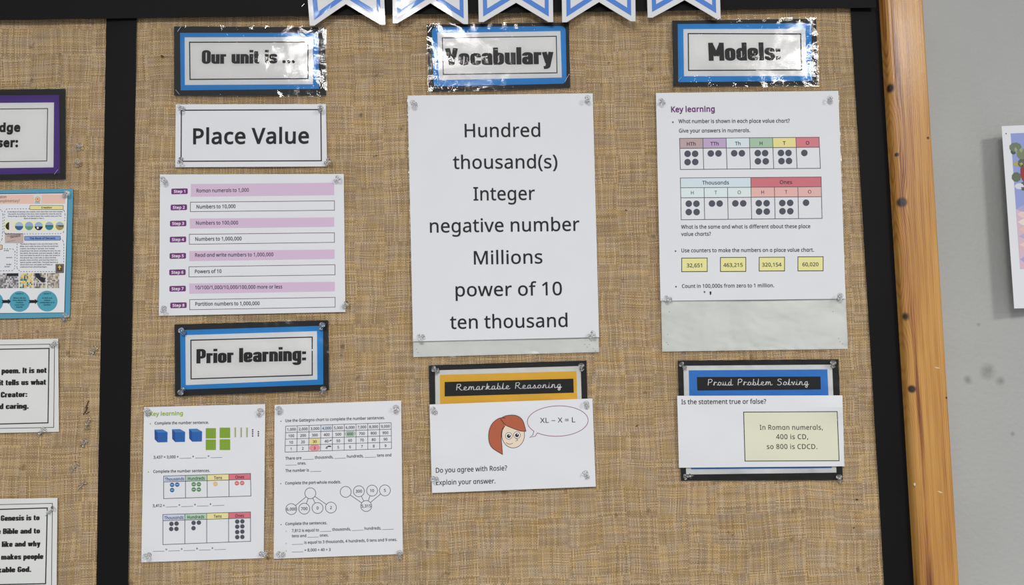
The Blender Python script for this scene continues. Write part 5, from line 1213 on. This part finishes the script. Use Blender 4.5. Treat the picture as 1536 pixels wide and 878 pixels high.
# ------------------------------------------------------------------ bunting
FLAG = mat('glossy_flag_card', (216, 216, 218), .5, .4, coat=1.0, coat_rough=.05, bump=(300, .2, .0010))
FBLUE = mat('glossy_flag_blue', (66, 122, 204), .5, .4, coat=1.0, coat_rough=.05, bump=(300, .2, .0010))
flags = [((461.9, 464.6), (576.5, 578), 38.4, 37, 518.7, 6, 'leftmost flag above the Our unit is card'),
         ((588.8, 589.2), (701.6, 702.2), 34.6, 36, 645.6, 4.6, 'second flag from the left'),
         ((717.5, 718.2), (829.4, 829.8), 33, 33, 774.2, 4, 'middle flag above the Vocabulary card'),
         ((842.8, 843.2), (953, 953.4), 33.3, 31.8, 898.7, 3, 'second flag from the right'),
         ((970.6, 971.6), (1080, 1081), 26.3, 28, 1026.8, 0, 'rightmost flag above the Models card')]
TOPY = -150
for k, (xl, xr, yl, yr, ax, ay, where) in enumerate(flags):
    sl = (xl[1] - xl[0]) / 35.0; sr = (xr[1] - xr[0]) / 35.0
    LT, RT = xl[0] + sl * TOPY, xr[0] + sr * TOPY
    t = Thing('bunting_flag', 'swallow tailed white bunting pennant with blue band, ' + where, 'bunting',
        [(LT, TOPY), (RT, TOPY), (xr[1], yr), (xl[1], yl)], .0118 + .0006 * (k % 2), .0009, 60 + k, group='bunting pennants hanging along the top of the board')
    cut = 7.0
    def bot(u):
        x = xl[1] + (xr[1] - xl[1]) * u
        yb = yl + (yr - yl) * u
        if x < xl[1] + cut or x > xr[1] - cut: return x, yb
        if x < ax: w = (x - xl[1] - cut) / (ax - xl[1] - cut)
        else: w = (xr[1] - cut - x) / (xr[1] - cut - ax)
        return x, yb + (ay - yb) * w
    us = sorted(set([i / 24 for i in range(25)] + [cut / (xr[1] - xl[1]), 1 - cut / (xr[1] - xl[1]), (ax - xl[1]) / (xr[1] - xl[1])]))
    m = 16; V = []; n = len(us)
    for j in range(m + 1):
        for u in us:
            bx_, by_ = bot(u); tx = LT + (RT - LT) * u
            V.append(t.P(tx + (bx_ - tx) * j / m, TOPY + (by_ - TOPY) * j / m))
    Fc = [(j * n + i, (j + 1) * n + i, (j + 1) * n + i + 1, j * n + i + 1) for j in range(m) for i in range(n - 1)]
    nV = len(V); V += [p + Vector((0, .0005, 0)) for p in V]; Fc += [tuple(i + nV for i in f)[::-1] for f in Fc]
    rim = [i for i in range(n)] + [j * n + n - 1 for j in range(1, m + 1)] + [m * n + i for i in range(n - 2, -1, -1)] + [j * n for j in range(m - 1, 0, -1)]
    Fc += [(rim[i], rim[(i + 1) % len(rim)], nV + rim[(i + 1) % len(rim)], nV + rim[i]) for i in range(len(rim))]
    mesh_obj('pennant', V, Fc, FLAG, t.root)
    def edge(x):
        return (yl + (ay - yl) * (x - xl[1] - cut) / (ax - xl[1] - cut)) if x < ax else (yr + (ay - yr) * (xr[1] - cut - x) / (xr[1] - cut - ax))
    o_, i_ = 7.2, 13.2
    def pth(d, up):
        return [(LT + d, TOPY + 8), (xl[1] + d, edge(xl[1] + d) - up), (ax, ay - up - 1), (xr[1] - d, edge(xr[1] - d) - up), (RT - d, TOPY + 8)]
    A, B = pth(6.6, 8.5), pth(12.6, 17)
    def dens(P):
        out = []
        for a, b in zip(P, P[1:]): out += [(a[0] + (b[0] - a[0]) * j / 10, a[1] + (b[1] - a[1]) * j / 10) for j in range(10)]
        return out + [P[-1]]
    A, B = dens(A), dens(B); nn = len(A)
    t.add('blue_band', FBLUE, A + B, [(i, i + 1, nn + i + 1, nn + i) for i in range(nn - 1)], 2)
    t.finish()
# cord the pennants hang from, just above the picture
a, b = at(430, -150, .0105), at(1120, -152, .0105)
root = add_empty('hanging_cord', a, 'thin white cord along the top of the board carrying the pennants', 'cord')
V = []; Fc = []
for i in range(41):
    p = a.lerp(b, i / 40)
    for k in range(8): V.append(p + Vector((0, .0009 * math.cos(k * math.pi / 4), .0009 * math.sin(k * math.pi / 4) + .001 * math.sin(i * .8))))
Fc = [(i * 8 + k, i * 8 + (k + 1) % 8, (i + 1) * 8 + (k + 1) % 8, (i + 1) * 8 + k) for i in range(40) for k in range(8)]
mesh_obj('cord', V, Fc, PAPER_W, root, smooth=True)

# ------------------------------------------------------------------ picture on the wall at the right
t = Thing('wall_poster', 'white bordered colour picture curling away from the grey wall at the right', 'poster',
    [(1502.4, 189.3), (1800, 176), (1815, 455), (1521.4, 463)], -.0112, .0006, 50, curl=lambda u, v: .021 * max(0, 1 - u * 1.6) ** 1.5)
t.sheet('paper_sheet', PAPER)
pq = [(1516, 200.3), (1790, 189), (1800, 392), (1530.5, 403.8)]
t.quad('picture_print', ink(142, 154, 204), pq, 1)
t.quad('picture_print', ink(206, 178, 192), [bil(pq, 0, .56), bil(pq, 1, .5), bil(pq, 1, 1), bil(pq, 0, 1)], 2)
def pp(x, y): return (1486 + x / 2.74, 170 + y / 2.74)
for c, x, y, r, ry in ((ink(110, 122, 104), 100, 140, 6.5, 5.5), (ink(150, 158, 130), 112, 150, 5, 4), (ink(78, 86, 74), 92, 155, 3, 4), (ink(120, 128, 104), 128, 168, 6, 6), (ink(170, 160, 96), 110, 208, 5.5, 2.6),
                       (ink(92, 100, 86), 128, 205, 5, 5), (ink(98, 110, 92), 104, 262, 5, 5.5), (ink(150, 60, 66), 137, 240, 4.5, 11), (ink(120, 44, 54), 140, 262, 3, 7), (ink(206, 206, 216), 116, 300, 5, 3.5), (ink(86, 96, 80), 134, 300, 4, 5)):
    t.disc('picture_print', c, pp(x + 2, y), r * 1.45, 3, ry=ry * 1.35, n=9)
for c, y, hh_ in ((ink(168, 164, 200), 392, 8), (ink(222, 194, 190), 415, 9), (ink(232, 210, 194), 447, 8), (ink(216, 182, 180), 478, 7), (ink(180, 166, 196), 505, 6), (ink(224, 198, 184), 540, 6), (ink(158, 160, 202), 600, 9)):
    p = pp(104 + (y - 385) * .07, y)
    t.poly('picture_print', c, [(p[0] + (1 if y > 390 else 3), p[1]), (p[0] + 9, p[1] - hh_ * .6), (p[0] + 60, p[1] - hh_ * .8), (p[0] + 110, p[1]), (p[0] + 50, p[1] + hh_ * .7), (p[0] + 8, p[1] + hh_ * .6)], 3)
t.disc('pin_hole', INK, (1509.2, 200.5), .9, 3, n=8)
t.finish()

# ------------------------------------------------------------------ push pins
def lathe(prof, n=20):
    V = [(r * math.cos(2 * math.pi * k / n), r * math.sin(2 * math.pi * k / n), z) for r, z in prof for k in range(n)]
    m = len(prof)
    Fc = [(j * n + k, j * n + (k + 1) % n, (j + 1) * n + (k + 1) % n, (j + 1) * n + k) for j in range(m - 1) for k in range(n)]
    Fc += [tuple(range(n))[::-1], tuple((m - 1) * n + k for k in range(n))]
    return V, Fc
mm = .001
prof = [(.2 * mm, 0), (2.5 * mm, 0), (2.8 * mm, .35 * mm), (2.7 * mm, .8 * mm), (1.75 * mm, 1.3 * mm), (1.45 * mm, 2.4 * mm), (1.35 * mm, 4.2 * mm), (1.6 * mm, 5.5 * mm), (2.6 * mm, 6.4 * mm), (3.25 * mm, 6.9 * mm), (3.3 * mm, 7.6 * mm), (2.9 * mm, 8.0 * mm), (.2 * mm, 8.1 * mm)]
V, Fc = lathe(prof); HEADM = bpy.data.meshes.new('pin_head'); HEADM.from_pydata(V, [], Fc); HEADM.materials.append(CLEAR); HEADM.polygons.foreach_set('use_smooth', [True] * len(HEADM.polygons))
V, Fc = lathe([(.05 * mm, -5.5 * mm), (.4 * mm, -4.8 * mm), (.45 * mm, 0), (.45 * mm, 5.0 * mm), (.1 * mm, 5.2 * mm)], 8); NEEDM = bpy.data.meshes.new('needle'); NEEDM.from_pydata(V, [], Fc); NEEDM.materials.append(STEEL)
def pin(where, foot, head, d0=.0062, state='clear push pin'):
    a = at(foot[0], foot[1], d0); L = .0078; best = None
    for i in range(1, 80):
        b = at(head[0], head[1], d0 + i * .0001)
        e = abs((b - a).length - L)
        if best is None or e < best[0]: best = (e, b)
    d = (best[1] - a).normalized()
    r = add_empty('push_pin', a, '%s %s' % (state, where), 'push pin', 'clear push pins on the notice board')
    r.rotation_mode = 'QUATERNION'; r.rotation_quaternion = d.to_track_quat('Z', 'Y')
    h_ = bpy.data.objects.new('pin_head', HEADM); C.objects.link(h_); h_.parent = r
    n_ = bpy.data.objects.new('needle', NEEDM); C.objects.link(n_); n_.parent = r
TLc, TRc, BLc, BRc = 'top left', 'top right', 'bottom left', 'bottom right'
PINS = [
 ('Place Value title card', [(TLc, (275, 163.5), (268.5, 162)), (TRc, (480, 166), (481, 161)), (BLc, (272, 238.5), (270, 244.5)), (BRc, (488.5, 245.5), (493.5, 240.5))], .0042),
 ('sheet of eight numbered steps', [(TLc, (247.5, 272.3), (243.5, 268.8)), (TRc, (504, 272.3), (507.7, 266.2)), (BLc, (246, 461.5), (245.2, 467.5)), (BRc, (515.2, 460.8), (520.2, 454.6))], .0042),
 ('Prior learning heading card', [(TLc, (275.4, 499.6), (271.3, 495.5)), (TRc, (480.8, 492.5), (483.6, 487.2)), (BLc, (274.7, 584.2), (270.4, 589.3)), (BRc, (483, 589.6), (485, 582.8))], .0050),
 ('worksheet with the green title', [(TLc, (221.5, 621.8), (220, 615.5)), (TRc, (388.6, 623), (390.8, 615)), (BLc, (223.5, 832.6), (217.8, 835.6)), (BRc, (391.2, 831.2), (397.8, 831.9))], .0042),
 ('worksheet with the number grid', [(TLc, (418.8, 619.3), (417.6, 612.8)), (TRc, (593.6, 618), (593.8, 610.5)), (BLc, (425, 832.2), (417.4, 832)), (BRc, (599.9, 837), (599, 828.6))], .0042),
 ('tall vocabulary list', [(TLc, (623, 156.8), (618.6, 154)), (TRc, (880.4, 151.8), (881.3, 146.3)), (BLc, (634.6, 505.2), (628, 506.2)), (BRc, (885, 504.6), (890, 500)), ], .0060),
 ('yellow bannered black card', [(TLc, (656.3, 556.3), (650.2, 553.6)), (TRc, (872.5, 555), (872, 548.2))], .0040),
 ('question sheet with the cartoon face', [(TLc, (653.3, 619.6), (648.8, 613.8)), (TRc, (880.4, 611), (879.2, 604.6)), (BLc, (655, 719), (649, 719)), (BRc, (881.2, 716.4), (877.4, 709))], .0064),
 ('worksheet with the purple title', [(TLc, (995.2, 154), (990.8, 151)), (TRc, (1245.8, 152.2), (1244.8, 146.8)), (BLc, (1005.5, 449), (999, 447.6)), (BRc, (1259.4, 448.2), (1260.2, 443))], .0060),
 ('blue bannered black card', [(TLc, (1027.5, 552.6), (1021.7, 546.3)), (TRc, (1249.2, 550.3), (1249.9, 543.8)), (BLc, (1035.6, 714.6), (1027, 716)), (BRc, (1260.4, 722.3), (1258.4, 715.3))], .0040),
 ('teal edged information poster', [(TRc, (96.2, 294.5), (100.6, 289.6)), (BRc, (95.4, 479), (99, 472.4))], .0042),
 ('text card mentioning a poem', [(TRc, (77.8, 519.2), (83.6, 514.6)), (BRc, (59.8, 651), (66, 643.6))], .0042),
 ('text card mentioning Genesis', [(TRc, (73, 769.8), (81.6, 762))], .0042)]
for host, lst, d0 in PINS:
    for corner, f, h_ in lst:
        pin('at the %s corner of the %s' % (corner, host), f, h_, d0)
for where, f, h_ in (('on bare hessian beside the purple card, upper of two', (117.4, 223.5), (119.4, 216.8)), ('on bare hessian beside the purple card, lower of two', (115, 248.4), (117, 240.8)),
                     ('alone on bare hessian right of the poem card top corner', (139.6, 530), (142.6, 521)), ('on bare hessian beside the dark frayed fibres', (130.6, 637.6), (136, 627.6)),
                     ('on hessian just below the one beside the frayed fibres', (124.6, 669.4), (126.4, 660.8)), ('on hessian above the Genesis card, upper one', (110.5, 703.5), (117.5, 693)),
                     ('on hessian above the Genesis card, lowest of all', (120, 731), (130, 719))):
    pin(where, f, h_, .0020, 'clear push pin')

# ------------------------------------------------------------------ staples
def staple(label, p, q_, d, r=.00028, name='staple'):
    a, b = at(*p, d), at(*q_, d); ax_ = (b - a).normalized(); s = ax_.cross(Vector((0, -1, 0))).normalized(); f_ = Vector((0, -1, 0))
    path = [a - f_ * .004, a - f_ * .0002, a + ax_ * .0004 + f_ * .0002, b - ax_ * .0004 + f_ * .0002, b - f_ * .0002, b - f_ * .004]
    root_ = a
    V = []; Fc = []
    for i, p_ in enumerate(path):
        d_ = (path[min(i + 1, 5)] - path[max(i - 1, 0)]).normalized(); n1 = s; n2 = d_.cross(s).normalized()
        for k in range(6): V.append(p_ + n1 * r * math.cos(k * math.pi / 3) + n2 * r * math.sin(k * math.pi / 3))
    Fc = [(i * 6 + k, i * 6 + (k + 1) % 6, (i + 1) * 6 + (k + 1) % 6, (i + 1) * 6 + k) for i in range(5) for k in range(6)]
    Fc += [tuple(range(6))[::-1], tuple(30 + k for k in range(6))]
    me = bpy.data.meshes.new(name); me.from_pydata([tuple(v - root_) for v in V], [], Fc); me.materials.append(STEEL)
    o = bpy.data.objects.new(name, me); C.objects.link(o); o.location = root_
    o['label'] = label; o['category'] = 'staple'; o['group'] = 'silver staples on the notice board'
for lb, p, q_, d in (
    ('silver staple at the top left corner of the Our unit card', (266.3, 47.7), (272, 39.5), .0052), ('silver staple at the top right corner of the Our unit card', (480.5, 47), (486.3, 41.5), .0052),
    ('silver staple at the bottom right corner of the Our unit card', (481, 132.9), (486, 127.2), .0052), ('silver staple at the bottom left corner of the Our unit card', (263.2, 134.5), (269, 141.5), .0052),
    ('silver staple at the bottom right corner of the Vocabulary card', (847, 122.8), (853.8, 111.2), .0052), ('silver staple at the top left corner of the Vocabulary card', (642, 49), (647.5, 41), .0052),
    ('silver staple at the bottom left corner of the Models card', (1017.2, 121.8), (1022.2, 115.9), .0052), ('silver staple at the top right corner of the Models card', (1216, 34), (1223.5, 37.6), .0052),
    ('silver staple at the bottom right corner of the purple card', (81.5, 261.6), (87.2, 254.4), .0052), ('bent silver staple in the black strip left of the bunting', (452.5, 10), (457, 5.5), .0072)):
    staple(lb, p, q_, d)

# ------------------------------------------------------------------ small marks on the hessian: frayed fibres and knots in the weave
V = []; Fc = []
FIB = mat('dark_fibre', (84, 62, 40), .9)
def fibre(pts, w, dpt=.0024):
    global V, Fc
    pts = [at(x, y, dpt) for x, y in pts]
    for i in range(len(pts) - 1):
        a, b = pts[i], pts[i + 1]; ax_ = (b - a).normalized(); s = ax_.cross(Vector((0, 1, 0))).normalized(); t2 = Vector((0, 1, 0)); b0 = len(V)
        for p_, ww in ((a, w), (b, w * .7)):
            for k in range(5): V.append(p_ + s * ww * math.cos(k * 1.2566) + t2 * ww * math.sin(k * 1.2566))
        Fc += [(b0 + k, b0 + (k + 1) % 5, b0 + 5 + (k + 1) % 5, b0 + 5 + k) for k in range(5)]
for pts, w in (([(133, 601), (130.5, 608), (128, 612)], .0006), ([(131, 611), (128, 618), (125, 622)], .0007), ([(134, 618), (129, 621)], .0005), ([(241.5, 84), (245, 84.6)], .0011), ([(245, 84.6), (253, 85)], .0003),
               ([(1284, 749.5), (1287, 750)], .0008), ([(1280, 793), (1282, 791)], .0006), ([(560, 235), (566, 233)], .0004), ([(938, 315), (941, 316)], .0006), ([(572, 700), (575, 702)], .0006), ([(912, 95), (915, 93)], .0005), ([(954, 640), (957, 638)], .0006)):
    fibre(pts, w)
mesh_obj('loose_fibre', V, Fc, FIB, board)
